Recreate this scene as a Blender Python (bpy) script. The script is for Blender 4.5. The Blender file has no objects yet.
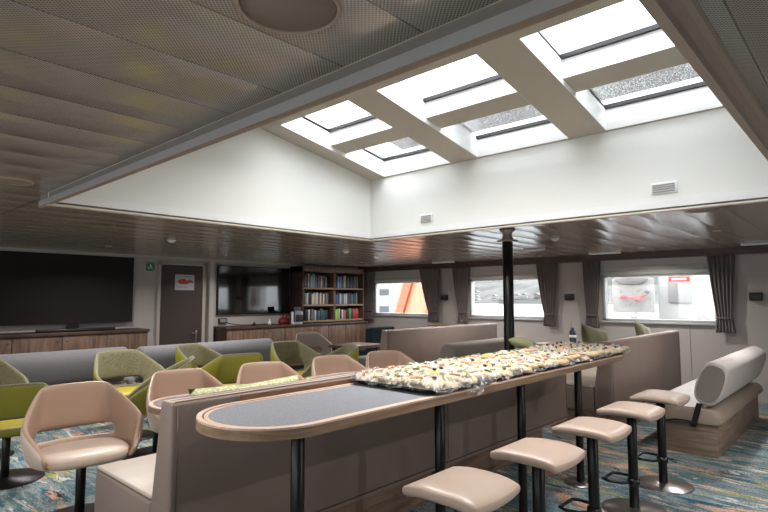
import bpy, bmesh, math, random
from mathutils import Vector, Matrix
PI = math.pi
sc = bpy.context.scene
COL = sc.collection
RND = random.Random(7)

# ---------------------------------------------------------------- camera
FPX, YAW, PITCH, ROLL = 535.87, 0.742957, 0.0787434, -0.0008888
CAM = Vector((0.0, 0.0, 1.5))
f = Vector((math.cos(YAW)*math.cos(PITCH), math.sin(YAW)*math.cos(PITCH), math.sin(PITCH)))
r = Vector((math.sin(YAW), -math.cos(YAW), 0.0))
u = r.cross(f)
r2 = r*math.cos(ROLL)+u*math.sin(ROLL)
u2 = -r*math.sin(ROLL)+u*math.cos(ROLL)
cd = bpy.data.cameras.new('camera')
cd.sensor_width = 36.0
cd.lens = 36.0*FPX/768.0
cd.clip_end = 2000
cam = bpy.data.objects.new('camera', cd)
COL.objects.link(cam)
cam.matrix_world = Matrix(((r2.x, u2.x, -f.x, CAM.x), (r2.y, u2.y, -f.y, CAM.y), (r2.z, u2.z, -f.z, CAM.z), (0, 0, 0, 1)))
sc.camera = cam

# ---------------------------------------------------------------- world, exposure
SKY_H, SKY_Z = 1.3, 4.8
w = bpy.data.worlds.new('sky')
sc.world = w
w.use_nodes = True
bg = w.node_tree.nodes['Background']
bg.inputs[0].default_value = (0.95, 0.97, 1.0, 1)
# overcast sky: brighter towards the zenith
_N = w.node_tree.nodes; _L = w.node_tree.links
_tc = _N.new('ShaderNodeTexCoord'); _sp = _N.new('ShaderNodeSeparateXYZ'); _L.new(_tc.outputs['Generated'], _sp.inputs[0])
_mr = _N.new('ShaderNodeMapRange'); _mr.interpolation_type = 'SMOOTHSTEP'
_mr.inputs['From Min'].default_value = 0.0; _mr.inputs['From Max'].default_value = 1.0
_mr.inputs['To Min'].default_value = SKY_H; _mr.inputs['To Max'].default_value = SKY_Z
_L.new(_sp.outputs[2], _mr.inputs['Value']); _L.new(_mr.outputs[0], bg.inputs[1])
sc.view_settings.view_transform = 'Standard'
sc.view_settings.look = 'None'
sc.view_settings.gamma = 1.0
sc.view_settings.use_curve_mapping = False
sc.view_settings.exposure = 1.5
try:
    sc.cycles.use_denoising = True
    sc.cycles.max_bounces = 10
    sc.cycles.diffuse_bounces = 6
    sc.cycles.transparent_max_bounces = 16
    sc.cycles.caustics_reflective = False
    sc.cycles.caustics_refractive = False
    sc.cycles.sample_clamp_indirect = 8.0
except Exception:
    pass

# light portals for the panes, added unseen windows behind the camera included
CEIL = 2.26
XW, YW = 9.5, 9.6          # window wall, screen wall
XB, YB = -3.0, -3.0        # walls behind the camera


def portal(name, loc, rot, sx, sy):
    l = bpy.data.lights.new(name, 'AREA')
    l.shape = 'RECTANGLE'; l.size = sx; l.size_y = sy
    l.cycles.is_portal = True
    o = bpy.data.objects.new(name, l)
    o.location = loc; o.rotation_euler = rot
    COL.objects.link(o)


portal('skylight_portal', (3.75, 2.4, 3.42), (0, 0, 0), 1.8, 3.7)
for cc in (-1.2, 1.6, 4.4, 7.2):
    portal('window_portal', (-3.2, cc, 1.4), (0, -PI/2, 0), 1.4, 2.3)
portal('window_portal', (4.15, -3.2, 1.4), (PI/2, 0, 0), 1.8, 1.4)
for yy in (8.15, 5.42, 2.66):
    portal('window_portal', (XW+0.16, yy, 1.5), (0, PI/2, 0), 0.8, 1.75)

# ---------------------------------------------------------------- materials
MATS = {}


def s2l(c):
    return tuple((v/255/12.92 if v/255 <= 0.04045 else ((v/255+0.055)/1.055)**2.4) for v in c)


def mat(name, rgb=(128, 128, 128), rough=0.5, metal=0.0, spec=0.5, var=0.0, scale=8.0, bump=0.0, bscale=60.0, stretch=None, sheen=0.0, coat=0.0):
    if name in MATS:
        return MATS[name]
    m = bpy.data.materials.new(name); m.use_nodes = True
    nt = m.node_tree; N = nt.nodes; L = nt.links
    b = N['Principled BSDF']
    col = s2l(rgb)
    b.inputs['Base Color'].default_value = (*col, 1)
    b.inputs['Roughness'].default_value = rough
    b.inputs['Metallic'].default_value = metal
    b.inputs['Specular IOR Level'].default_value = spec
    if sheen:
        b.inputs['Sheen Weight'].default_value = sheen
    if coat:
        b.inputs['Coat Weight'].default_value = coat
    tc = N.new('ShaderNodeTexCoord'); mp = N.new('ShaderNodeMapping')
    L.new(tc.outputs['Object'], mp.inputs[0])
    if stretch:
        mp.inputs['Scale'].default_value = stretch
    if var > 0:
        n = N.new('ShaderNodeTexNoise'); n.inputs['Scale'].default_value = scale; n.inputs['Detail'].default_value = 4
        L.new(mp.outputs[0], n.inputs['Vector'])
        cr = N.new('ShaderNodeValToRGB')
        cr.color_ramp.elements[0].position = 0.3; cr.color_ramp.elements[1].position = 0.7
        cr.color_ramp.elements[0].color = (*[c*(1-var) for c in col], 1)
        cr.color_ramp.elements[1].color = (*[min(1, c*(1+var)) for c in col], 1)
        L.new(n.outputs[0], cr.inputs[0]); L.new(cr.outputs[0], b.inputs['Base Color'])
    if bump > 0:
        n2 = N.new('ShaderNodeTexNoise'); n2.inputs['Scale'].default_value = bscale; n2.inputs['Detail'].default_value = 3
        L.new(mp.outputs[0], n2.inputs['Vector'])
        bp = N.new('ShaderNodeBump'); bp.inputs['Strength'].default_value = bump; bp.inputs['Distance'].default_value = 0.01
        L.new(n2.outputs[0], bp.inputs['Height']); L.new(bp.outputs[0], b.inputs['Normal'])
    MATS[name] = m
    return m


def wood(name, a, b_, axis=(1, 8, 8), rough=0.45):
    if name in MATS:
        return MATS[name]
    m = bpy.data.materials.new(name); m.use_nodes = True
    nt = m.node_tree; N = nt.nodes; L = nt.links; b = N['Principled BSDF']
    b.inputs['Roughness'].default_value = rough
    tc = N.new('ShaderNodeTexCoord'); mp = N.new('ShaderNodeMapping')
    mp.inputs['Scale'].default_value = axis
    L.new(tc.outputs['Object'], mp.inputs[0])
    n = N.new('ShaderNodeTexNoise'); n.inputs['Scale'].default_value = 3.0; n.inputs['Detail'].default_value = 6; n.inputs['Distortion'].default_value = 0.6
    L.new(mp.outputs[0], n.inputs['Vector'])
    cr = N.new('ShaderNodeValToRGB')
    e = cr.color_ramp.elements
    e[0].position = 0.32; e[1].position = 0.68
    e[0].color = (*s2l(a), 1); e[1].color = (*s2l(b_), 1)
    L.new(n.outputs[0], cr.inputs[0]); L.new(cr.outputs[0], b.inputs['Base Color'])
    bp = N.new('ShaderNodeBump'); bp.inputs['Strength'].default_value = 0.12; bp.inputs['Distance'].default_value = 0.004
    L.new(n.outputs[0], bp.inputs['Height']); L.new(bp.outputs[0], b.inputs['Normal'])
    MATS[name] = m
    return m


def fabric(name, rgb, weave=0.35, sc_=260.0, rgb2=None):
    """woven cloth: fine mottled threads"""
    if name in MATS:
        return MATS[name]
    m = bpy.data.materials.new(name); m.use_nodes = True
    nt = m.node_tree; N = nt.nodes; L = nt.links; b = N['Principled BSDF']
    b.inputs['Roughness'].default_value = 0.95; b.inputs['Specular IOR Level'].default_value = 0.15
    b.inputs['Sheen Weight'].default_value = 0.15
    tc = N.new('ShaderNodeTexCoord')
    n = N.new('ShaderNodeTexNoise'); n.inputs['Scale'].default_value = sc_; n.inputs['Detail'].default_value = 2
    L.new(tc.outputs['Object'], n.inputs['Vector'])
    cr = N.new('ShaderNodeValToRGB'); e = cr.color_ramp.elements
    e[0].position = 0.35; e[1].position = 0.65
    c = s2l(rgb); c2 = s2l(rgb2) if rgb2 else [min(1, v*(1+weave)) for v in c]
    e[0].color = (*[v*(1-weave) for v in c], 1); e[1].color = (*c2, 1)
    L.new(n.outputs[0], cr.inputs[0]); L.new(cr.outputs[0], b.inputs['Base Color'])
    bp = N.new('ShaderNodeBump'); bp.inputs['Strength'].default_value = 0.3; bp.inputs['Distance'].default_value = 0.003
    L.new(n.outputs[0], bp.inputs['Height']); L.new(bp.outputs[0], b.inputs['Normal'])
    MATS[name] = m
    return m


def glass(name, tint=(0.97, 0.98, 0.98), refl=0.08, frost=0.0):
    m = bpy.data.materials.new(name); m.use_nodes = True
    nt = m.node_tree; N = nt.nodes; L = nt.links
    for n in list(N):
        N.remove(n)
    out = N.new('ShaderNodeOutputMaterial'); mx = N.new('ShaderNodeMixShader')
    t = N.new('ShaderNodeBsdfTransparent'); g = N.new('ShaderNodeBsdfGlossy')
    t.inputs[0].default_value = (*tint, 1); g.inputs['Roughness'].default_value = 0.02
    mx.inputs[0].default_value = refl
    L.new(t.outputs[0], mx.inputs[1]); L.new(g.outputs[0], mx.inputs[2])
    last = mx.outputs[0]
    if frost > 0:
        # half melted wet snow lying on the pane in granular patches
        tc = N.new('ShaderNodeTexCoord')
        n1 = N.new('ShaderNodeTexNoise'); n1.inputs['Scale'].default_value = 95; n1.inputs['Detail'].default_value = 3
        L.new(tc.outputs['Object'], n1.inputs['Vector'])
        cr = N.new('ShaderNodeValToRGB'); cr.color_ramp.elements[0].position = 0.40; cr.color_ramp.elements[1].position = 0.60
        cr.color_ramp.elements[0].color = (0.21, 0.21, 0.215, 1); cr.color_ramp.elements[1].color = (0.60, 0.60, 0.605, 1)
        L.new(n1.outputs[0], cr.inputs[0])
        t2 = N.new('ShaderNodeBsdfTransparent'); L.new(cr.outputs[0], t2.inputs[0])
        m3 = N.new('ShaderNodeMixShader'); m3.inputs[0].default_value = 1.0
        L.new(last, m3.inputs[1]); L.new(t2.outputs[0], m3.inputs[2]); last = m3.outputs[0]
    L.new(last, out.inputs[0])
    MATS[name] = m
    return m


def emis(name, rgb, s):
    m = bpy.data.materials.new(name); m.use_nodes = True
    b = m.node_tree.nodes['Principled BSDF']
    b.inputs['Base Color'].default_value = (*s2l(rgb), 1)
    b.inputs['Emission Color'].default_value = (*s2l(rgb), 1); b.inputs['Emission Strength'].default_value = s
    MATS[name] = m
    return m


def ceiling_material():
    m = bpy.data.materials.new('perforated_metal_ceiling'); m.use_nodes = True
    nt = m.node_tree; N = nt.nodes; L = nt.links; b = N['Principled BSDF']
    tc = N.new('ShaderNodeTexCoord'); sp = N.new('ShaderNodeSeparateXYZ')
    L.new(tc.outputs['Object'], sp.inputs[0])

    def M(op, a, bb=None, c=None):
        n = N.new('ShaderNodeMath'); n.operation = op
        for i, v in enumerate((a, bb, c)):
            if v is None:
                continue
            if isinstance(v, (int, float)):
                n.inputs[i].default_value = v
            else:
                L.new(v, n.inputs[i])
        return n.outputs[0]
    x, y = sp.outputs[0], sp.outputs[1]
    # panel seams every 0.335 m in y, cross joints every 2.4 m in x
    fy = M('FRACT', M('DIVIDE', M('SUBTRACT', y, 1.59), 0.335))
    e1 = M('ABSOLUTE', M('SUBTRACT', fy, 0.5))
    seam = M('GREATER_THAN', e1, 0.493)
    fx = M('ABSOLUTE', M('SUBTRACT', M('FRACT', M('DIVIDE', M('SUBTRACT', x, 1.2), 2.7)), 0.5))
    seamx = M('GREATER_THAN', fx, 0.4975)
    seams = M('MAXIMUM', seam, seamx)
    # perforation: staggered round holes
    p = 0.0135
    d1 = M('MULTIPLY', M('SINE', M('MULTIPLY', x, 2*PI/p)), M('SINE', M('MULTIPLY', y, 2*PI/p)))
    hole = M('GREATER_THAN', d1, 0.12)
    n = N.new('ShaderNodeTexNoise'); n.inputs['Scale'].default_value = 0.8; L.new(tc.outputs['Object'], n.inputs['Vector'])
    mix = N.new('ShaderNodeMix'); mix.data_type = 'RGBA'
    mix.inputs[6].default_value = (*s2l(CEIL_A), 1); mix.inputs[7].default_value = (*s2l(CEIL_B), 1)
    L.new(hole, mix.inputs[0])
    mix2 = N.new('ShaderNodeMix'); mix2.data_type = 'RGBA'
    L.new(mix.outputs[2], mix2.inputs[6]); mix2.inputs[7].default_value = (*s2l((45, 38, 34)), 1)
    L.new(seams, mix2.inputs[0])
    L.new(mix2.outputs[2], b.inputs['Base Color'])
    b.inputs['Metallic'].default_value = 0.0
    b.inputs['Roughness'].default_value = 0.19
    b.inputs['IOR'].default_value = 2.0
    # bowed panels plus slight warping
    bow = M('MULTIPLY', M('POWER', M('MULTIPLY', e1, 2.0), 2.0), -1.0)
    nz = N.new('ShaderNodeTexNoise'); nz.inputs['Scale'].default_value = 1.6; nz.inputs['Detail'].default_value = 1
    mp = N.new('ShaderNodeMapping'); mp.inputs['Scale'].default_value = (0.5, 2.0, 1)
    L.new(tc.outputs['Object'], mp.inputs[0]); L.new(mp.outputs[0], nz.inputs['Vector'])
    h = M('ADD', M('MULTIPLY', bow, 1.1), M('MULTIPLY', nz.outputs[0], 1.5))
    bp = N.new('ShaderNodeBump'); bp.inputs['Strength'].default_value = 0.6; bp.inputs['Distance'].default_value = 0.012
    L.new(h, bp.inputs['Height']); L.new(bp.outputs[0], b.inputs['Normal'])
    MATS['ceiling'] = m
    return m


def carpet_material():
    m = bpy.data.materials.new('painted_pattern_carpet'); m.use_nodes = True
    nt = m.node_tree; N = nt.nodes; L = nt.links; b = N['Principled BSDF']
    b.inputs['Roughness'].default_value = 0.95; b.inputs['Specular IOR Level'].default_value = 0.1
    tc = N.new('ShaderNodeTexCoord')
    mp = N.new('ShaderNodeMapping'); mp.inputs['Scale'].default_value = (1.7, 0.34, 1); mp.inputs['Rotation'].default_value = (0, 0, 0.12)
    L.new(tc.outputs['Object'], mp.inputs[0])
    # warp
    wn = N.new('ShaderNodeTexNoise'); wn.inputs['Scale'].default_value = 1.4; wn.inputs['Detail'].default_value = 5
    L.new(mp.outputs[0], wn.inputs['Vector'])
    va = N.new('ShaderNodeVectorMath'); va.operation = 'MULTIPLY_ADD'
    L.new(wn.outputs['Color'], va.inputs[0]); va.inputs[1].default_value = (1.0, 0.5, 0); L.new(mp.outputs[0], va.inputs[2])

    def noise(scale, off, det=5):
        mm = N.new('ShaderNodeMapping'); mm.inputs['Location'].default_value = off
        L.new(va.outputs[0], mm.inputs[0])
        n = N.new('ShaderNodeTexNoise'); n.inputs['Scale'].default_value = scale; n.inputs['Detail'].default_value = det; n.inputs['Roughness'].default_value = 0.72
        L.new(mm.outputs[0], n.inputs['Vector'])
        return n.outputs[0]

    def ramp(src, stops):
        cr = N.new('ShaderNodeValToRGB'); el = cr.color_ramp.elements
        while len(el) < len(stops):
            el.new(0.5)
        for e, (p, c) in zip(el, stops):
            e.position = p; e.color = (*s2l(c), 1) if isinstance(c, tuple) else (c, c, c, 1)
        L.new(src, cr.inputs[0])
        return cr.outputs[0]

    def mix(fac, a, c):
        x = N.new('ShaderNodeMix'); x.data_type = 'RGBA'
        L.new(fac, x.inputs[0])
        L.new(a, x.inputs[6])
        if isinstance(c, tuple):
            x.inputs[7].default_value = (*s2l(c), 1)
        else:
            L.new(c, x.inputs[7])
        return x.outputs[2]
    base = ramp(noise(3.2, (0, 0, 0)), [(0.30, (40, 64, 80)), (0.40, (76, 116, 128)), (0.47, (150, 160, 160)), (0.54, (104, 122, 128)), (0.60, (74, 112, 122)), (0.67, (176, 172, 166))])
    base = mix(ramp(noise(4.0, (5, 3, 0)), [(0.54, 0.0), (0.59, 1.0)]), base, ramp(noise(9, (1, 1, 0)), [(0.4, (192, 126, 98)), (0.6, (212, 184, 166))]))
    base = mix(ramp(noise(4.2, (11, 8, 0)), [(0.57, 0.0), (0.62, 1.0)]), base, ramp(noise(8, (2, 7, 0)), [(0.4, (132, 142, 74)), (0.6, (200, 196, 116))]))
    base = mix(ramp(noise(5.0, (21, 2, 0)), [(0.585, 0.0), (0.62, 1.0)]), base, (206, 206, 200))
    base = mix(ramp(noise(5.5, (31, 12, 0)), [(0.60, 0.0), (0.64, 1.0)]), base, (26, 34, 46))
    # tufts
    v = N.new('ShaderNodeTexNoise'); v.inputs['Scale'].default_value = 75; v.inputs['Detail'].default_value = 1
    L.new(tc.outputs['Object'], v.inputs['Vector'])
    tuft = ramp(v.outputs[0], [(0.38, 0.40), (0.62, 1.0)])
    mu = N.new('ShaderNodeMix'); mu.data_type = 'RGBA'; mu.blend_type = 'MULTIPLY'; mu.inputs[0].default_value = 0.8
    L.new(base, mu.inputs[6]); L.new(tuft, mu.inputs[7])
    L.new(mu.outputs[2], b.inputs['Base Color'])
    bp = N.new('ShaderNodeBump'); bp.inputs['Strength'].default_value = 0.4; bp.inputs['Distance'].default_value = 0.005
    L.new(v.outputs[0], bp.inputs['Height']); L.new(bp.outputs[0], b.inputs['Normal'])
    return m


CEIL_A = (172, 160, 151)
CEIL_B = (106, 97, 91)
WALL = mat('grey_wall_panel', (174, 167, 163), 0.55, var=0.02, scale=1.5)
WELL = mat('cream_painted_well', (221, 223, 219), 0.6)
WELLTOP = mat('beige_painted_roof', (180, 174, 162), 0.6)
WHITE = mat('white_paint', (225, 226, 226), 0.45)
ALU = mat('brushed_grey_trim', (182, 181, 180), 0.4, 0.3)
ALUD = mat('dark_grey_trim', (144, 138, 132), 0.45, 0.3)
TRIMB = mat('taupe_metal_trim', (180, 162, 147), 0.4, 0.3)
BLACK = mat('black_powder_metal', (14, 13, 14), 0.3, 0.2)
BLACKP = mat('black_plastic', (16, 16, 17), 0.4)
CHROME = mat('brushed_steel', (170, 166, 162), 0.28, 0.95)
BEIGE = mat('beige_leather', (212, 190, 174), 0.38, var=0.05, scale=5, bump=0.08, bscale=220)
BEIGE2 = mat('beige_leather_piping', (176, 146, 126), 0.4)
STOOLL = mat('stool_leather', (182, 161, 146), 0.34, var=0.04, scale=6, bump=0.06, bscale=240)
TAUPE = mat('taupe_leather', (128, 112, 103), 0.42, var=0.07, scale=3, bump=0.08, bscale=200)
TAUPED = mat('taupe_leather_seam', (88, 76, 70), 0.5)
SEATL = mat('pale_seat_leather', (178, 164, 150), 0.42, var=0.04, scale=4, bump=0.06, bscale=200)
SEATG = mat('pale_grey_seat_fabric', (196, 194, 192), 0.7, var=0.04, scale=4)
GREYF = fabric('grey_wool', (108, 107, 110), 0.22)
GREYL = fabric('light_grey_wool', (190, 182, 178), 0.12)
GREYE = fabric('grey_wool_end', (132, 124, 119), 0.2)
FELT = fabric('blue_grey_felt', (130, 132, 138), 0.22, 160)
OLIVEF = fabric('olive_mottled_wool', (108, 104, 80), 0.35, 110)
LIME = mat('lime_green_leather', (126, 122, 36), 0.45, var=0.05, scale=6, bump=0.05, bscale=200)
LIMER = mat('lime_rim_piping', (190, 192, 96), 0.45)
YEL = mat('yellow_seat_leather', (150, 136, 36), 0.45)
TEALF = fabric('dark_teal_wool', (20, 34, 38), 0.3)
GREENG = fabric('grey_green_fabric', (88, 88, 76), 0.2)
BROWNF = mat('brown_grey_leather', (104, 92, 86), 0.5)
WALNUT = wood('walnut_veneer', (78, 56, 44), (118, 92, 74), (6, 6, 0.8))
WALNUTX = wood('walnut_plank_along_x', (96, 76, 62), (140, 116, 98), (0.7, 7, 7))
WALNUTD = wood('dark_walnut', (50, 34, 28), (78, 56, 46), (1, 7, 7))
WALNUTY = wood('walnut_plank_along_y', (58, 42, 38), (88, 68, 62), (7, 0.8, 7))
OAK = wood('pale_oak_edge', (122, 98, 78), (154, 128, 104), (0.8, 3, 16))
OAKP = wood('pink_oak_lip', (206, 176, 156), (226, 200, 182), (1, 6, 6))
DOOR = mat('dark_brown_door', (62, 51, 46), 0.5, var=0.05, scale=3)
FRAMEL = mat('beige_door_frame', (176, 166, 156), 0.5)
PROJ = fabric('black_screen_cloth', (42, 37, 36), 0.15, 300)
TVM = mat('tv_black_glass', (6, 6, 7), 0.06, spec=1.0, coat=0.5)
CURT = mat('brown_curtain', (102, 93, 91), 0.8, var=0.08, scale=3, sheen=0.2)
BLIND = mat('grey_blind', (186, 184, 181), 0.7)
WFRAME = mat('silver_window_frame', (186, 186, 186), 0.4, 0.3)
GLASS = glass('window_glass')
SKYG = glass('skylight_glass', (0.98, 0.98, 0.98), 0.04)
SNOWG = glass('skylight_glass_wet_snow', (0.9, 0.9, 0.9), 0.04, 1.0)
DARKF = mat('dark_skylight_frame', (22, 22, 25), 0.6)
CEILM = ceiling_material()
CARPET = carpet_material()


def lamp(parent, power, size=0.10, z=-0.012, col=(1.0, 0.97, 0.94), name='lamp_light'):  # added area light hung under a ceiling fitting to brighten the room
    l = bpy.data.lights.new(name, 'AREA'); l.shape = 'DISK'; l.size = size; l.energy = power; l.color = col; l.spread = D_(150)
    o = bpy.data.objects.new(name, l); COL.objects.link(o); o.parent = parent; o.location = (0, 0, z)
    return o


D_ = math.radians
# ---------------------------------------------------------------- mesh helpers
class MB:
    def __init__(s):
        s.bm = bmesh.new(); s.mats = []; s.mi = 0

    def m(s, mt):
        if mt not in s.mats:
            s.mats.append(mt)
        s.mi = s.mats.index(mt)
        return s

    def _tag(s, n0, smooth=False):
        s.bm.faces.ensure_lookup_table()
        for fa in s.bm.faces[n0:]:
            fa.material_index = s.mi; fa.smooth = smooth

    def box(s, x0, x1, y0, y1, z0, z1, bev=0.0, seg=2, zf=None, smooth=False):
        n0 = len(s.bm.faces)
        if bev > 0:
            t = bmesh.new()
            bmesh.ops.create_cube(t, size=1)
            for v in t.verts:
                v.co = Vector(((x0+x1)/2+v.co.x*(x1-x0), (y0+y1)/2+v.co.y*(y1-y0), (z0+z1)/2+v.co.z*(z1-z0)))
            bmesh.ops.bevel(t, geom=list(t.edges), offset=min(bev, 0.49*min(x1-x0, y1-y0, z1-z0)), segments=seg, affect='EDGES', profile=0.5)
            s.join(t, smooth=True)
            return s
        vs = [s.bm.verts.new((x, y, z+(zf(x, y) if zf else 0))) for z in (z0, z1) for x, y in ((x0, y0), (x1, y0), (x1, y1), (x0, y1))]
        for q in ((3, 2, 1, 0), (4, 5, 6, 7), (0, 1, 5, 4), (1, 2, 6, 5), (2, 3, 7, 6), (3, 0, 4, 7)):
            s.bm.faces.new([vs[i] for i in q])
        s._tag(n0, smooth)
        return s

    def join(s, t, smooth=False, mat4=None):
        mp = {}
        n0 = len(s.bm.faces)
        for v in t.verts:
            mp[v] = s.bm.verts.new(mat4 @ v.co if mat4 else v.co)
        for fa in t.faces:
            try:
                s.bm.faces.new([mp[v] for v in fa.verts])
            except ValueError:
                pass
        t.free()
        s._tag(n0, smooth)
        return s

    def lathe(s, prof, c=(0, 0, 0), n=28, sx=1, sy=1, smooth=True):
        n0 = len(s.bm.faces)
        rings = []
        for (rr, z) in prof:
            if rr <= 1e-6:
                rings.append([s.bm.verts.new((c[0], c[1], c[2]+z))])
            else:
                rings.append([s.bm.verts.new((c[0]+rr*sx*math.cos(2*PI*k/n), c[1]+rr*sy*math.sin(2*PI*k/n), c[2]+z)) for k in range(n)])
        for a, b in zip(rings, rings[1:]):
            for k in range(n):
                k2 = (k+1) % n
                if len(a) == 1 and len(b) == 1:
                    continue
                if len(a) == 1:
                    s.bm.faces.new((a[0], b[k2], b[k]))
                elif len(b) == 1:
                    s.bm.faces.new((a[k], a[k2], b[0]))
                else:
                    s.bm.faces.new((a[k], a[k2], b[k2], b[k]))
        s._tag(n0, smooth)
        return s

    def cyl(s, x, y, z0, z1, rad, n=20, smooth=True):
        return s.lathe([(0, z0), (rad*0.92, z0), (rad, z0+min(0.003, (z1-z0)/4)), (rad, z1-min(0.003, (z1-z0)/4)), (rad*0.92, z1), (0, z1)], (x, y, 0), n)

    def tube(s, pts, rad, n=10, closed=False):
        n0 = len(s.bm.faces)
        pts = [Vector(p) for p in pts]
        rings = []
        for i, p in enumerate(pts):
            a = pts[i-1] if (i > 0 or closed) else p
            b = pts[(i+1) % len(pts)] if (i < len(pts)-1 or closed) else p
            d = (b-a).normalized()
            up = Vector((0, 0, 1)) if abs(d.z) < 0.95 else Vector((1, 0, 0))
            e1 = d.cross(up).normalized(); e2 = d.cross(e1)
            rings.append([s.bm.verts.new(p+e1*rad*math.cos(2*PI*k/n)+e2*rad*math.sin(2*PI*k/n)) for k in range(n)])
        pairs = list(zip(rings, rings[1:]))
        if closed:
            pairs.append((rings[-1], rings[0]))
        for a, b in pairs:
            for k in range(n):
                s.bm.faces.new((a[k], a[(k+1) % n], b[(k+1) % n], b[k]))
        if not closed:
            s.bm.faces.new(rings[0][::-1]); s.bm.faces.new(rings[-1])
        s._tag(n0, True)
        return s

    def prism(s, poly, z0, z1, smooth=False):
        """poly: list of (x,y) ccw, extruded in z"""
        n0 = len(s.bm.faces)
        a = [s.bm.verts.new((x, y, z0)) for x, y in poly]; b = [s.bm.verts.new((x, y, z1)) for x, y in poly]
        s.bm.faces.new(a[::-1]); s.bm.faces.new(b)
        for k in range(len(poly)):
            k2 = (k+1) % len(poly)
            s.bm.faces.new((a[k], a[k2], b[k2], b[k]))
        s._tag(n0, smooth)
        return s

    def ring(s, outer, inner, z0, z1):
        """flat frame between two loops with equal point counts"""
        n0 = len(s.bm.faces); n = len(outer)
        L = [[s.bm.verts.new((x, y, z)) for x, y in lp] for lp, z in ((outer, z0), (outer, z1), (inner, z1), (inner, z0))]
        for q in range(4):
            a, b = L[q], L[(q+1) % 4]
            for k in range(n):
                k2 = (k+1) % n
                s.bm.faces.new((a[k], a[k2], b[k2], b[k]))
        s._tag(n0)
        return s

    def xprism(s, poly, x0, x1, bev=0.0, smooth=True, seg=2):
        """poly: (y,z) section extruded along x, optional bevel"""
        t = bmesh.new()
        a = [t.verts.new((x0, y, z)) for y, z in poly]; b = [t.verts.new((x1, y, z)) for y, z in poly]
        t.faces.new(a[::-1]); t.faces.new(b)
        for k in range(len(poly)):
            k2 = (k+1) % len(poly)
            t.faces.new((a[k], a[k2], b[k2], b[k]))
        bmesh.ops.recalc_face_normals(t, faces=list(t.faces))
        if bev > 0:
            bmesh.ops.bevel(t, geom=list(t.edges), offset=bev, segments=seg, affect='EDGES', profile=0.5)
        return s.join(t, smooth=smooth)

    def grid(s, fn, nu, nv, smooth=True):
        n0 = len(s.bm.faces)
        g = [[s.bm.verts.new(fn(i/nu, j/nv)) for j in range(nv+1)] for i in range(nu+1)]
        for i in range(nu):
            for j in range(nv):
                s.bm.faces.new((g[i][j], g[i+1][j], g[i+1][j+1], g[i][j+1]))
        s._tag(n0, smooth)
        return s

    def build(s, name, mt=None, parent=None, loc=None, recalc=True):
        if mt is not None:
            if not s.mats:
                s.mats = [mt]
        if recalc:
            bmesh.ops.recalc_face_normals(s.bm, faces=list(s.bm.faces))
        me = bpy.data.meshes.new(name)
        s.bm.to_mesh(me); s.bm.free()
        for x in s.mats:
            me.materials.append(x)
        o = bpy.data.objects.new(name, me)
        COL.objects.link(o)
        if parent:
            o.parent = parent
        if loc:
            o.location = loc
        return o


def tag(o, label=None, cat=None, group=None, kind=None):
    if label: o['label'] = label
    if cat: o['category'] = cat
    if group: o['group'] = group
    if kind: o['kind'] = kind
    return o


def empty(name, loc=(0, 0, 0), rz=0, label=None, cat=None, group=None, kind=None):
    o = bpy.data.objects.new(name, None)
    o.empty_display_size = 0.1
    COL.objects.link(o); o.location = loc; o.rotation_euler = (0, 0, rz)
    return tag(o, label, cat, group, kind)


def subs(o, lv=1):
    md = o.modifiers.new('subsurf', 'SUBSURF'); md.levels = lv; md.render_levels = lv
    return o


def copy_tree(o, loc=None, rz=None, label=None, group=None, parent=None):
    c = o.copy(); COL.objects.link(c)
    c.parent = parent
    if loc is not None: c.location = loc
    if rz is not None: c.rotation_euler = (0, 0, rz)
    if label: c['label'] = label
    if group: c['group'] = group
    for ch in list(o.children):
        d = ch.copy(); COL.objects.link(d); d.parent = c
        for g in list(ch.children):
            e = g.copy(); COL.objects.link(e); e.parent = d
    return c


def struct(name, mb, mt=None, parent=None):
    o = mb.build(name, mt, parent)
    if parent is None: o['kind'] = 'structure'
    return o


def stadium(x0, x1, y0, y1, inset=0.0, rad=None, n=14):
    x0 += inset; x1 -= inset; y0 += inset; y1 -= inset
    rr = (rad-inset) if rad else min(x1-x0, y1-y0)/2
    rr = min(rr, (y1-y0)/2, (x1-x0)/2)
    P = []
    for cx, cy, a0 in ((x1-rr, y0+rr, -PI/2), (x1-rr, y1-rr, 0), (x0+rr, y1-rr, PI/2), (x0+rr, y0+rr, PI)):
        for k in range(n+1):
            a = a0+PI/2*k/n
            P.append((cx+rr*math.cos(a), cy+rr*math.sin(a)))
    return P


# ================================================================ STRUCTURE
floor = struct('floor', MB().box(XB, XW, YB, YW, -0.1, 0.0), CARPET)

# ceiling with the well opening
WX0, WX1, WY0, WY1 = 1.17, 4.51, 0.365, 4.36
cb = MB()
FO = 0.03
cb.box(XB, WX0-0.0, YB, YW, CEIL, CEIL+0.05)
cb.box(WX1+FO, XW, YB, YW, CEIL, CEIL+0.05)
cb.box(WX0, WX1+FO, YB, WY0-FO, CEIL, CEIL+0.05)
cb.box(WX0, WX1+FO, WY1+FO, YW, CEIL, CEIL+0.05)
struct('ceiling', cb, CEILM)

# window wall (right), with three window holes
WIN = [(7.30, 9.02), (4.55, 6.28), (1.80, 3.53)]
WZ0, WZ1 = 1.11, 1.90
wb = MB()
T = 0.12
wb.box(XW, XW+T, YB, YW+T, -0.1, WZ0)
wb.box(XW, XW+T, YB, YW+T, WZ1, CEIL+0.05)
ys = [YB]+[v for a, b in sorted(WIN) for v in (a, b)]+[YW+T]
for k in range(0, len(ys), 2):
    wb.box(XW, XW+T, ys[k], ys[k+1], WZ0, WZ1)
struct('wall_right', wb, WALL)
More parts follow.
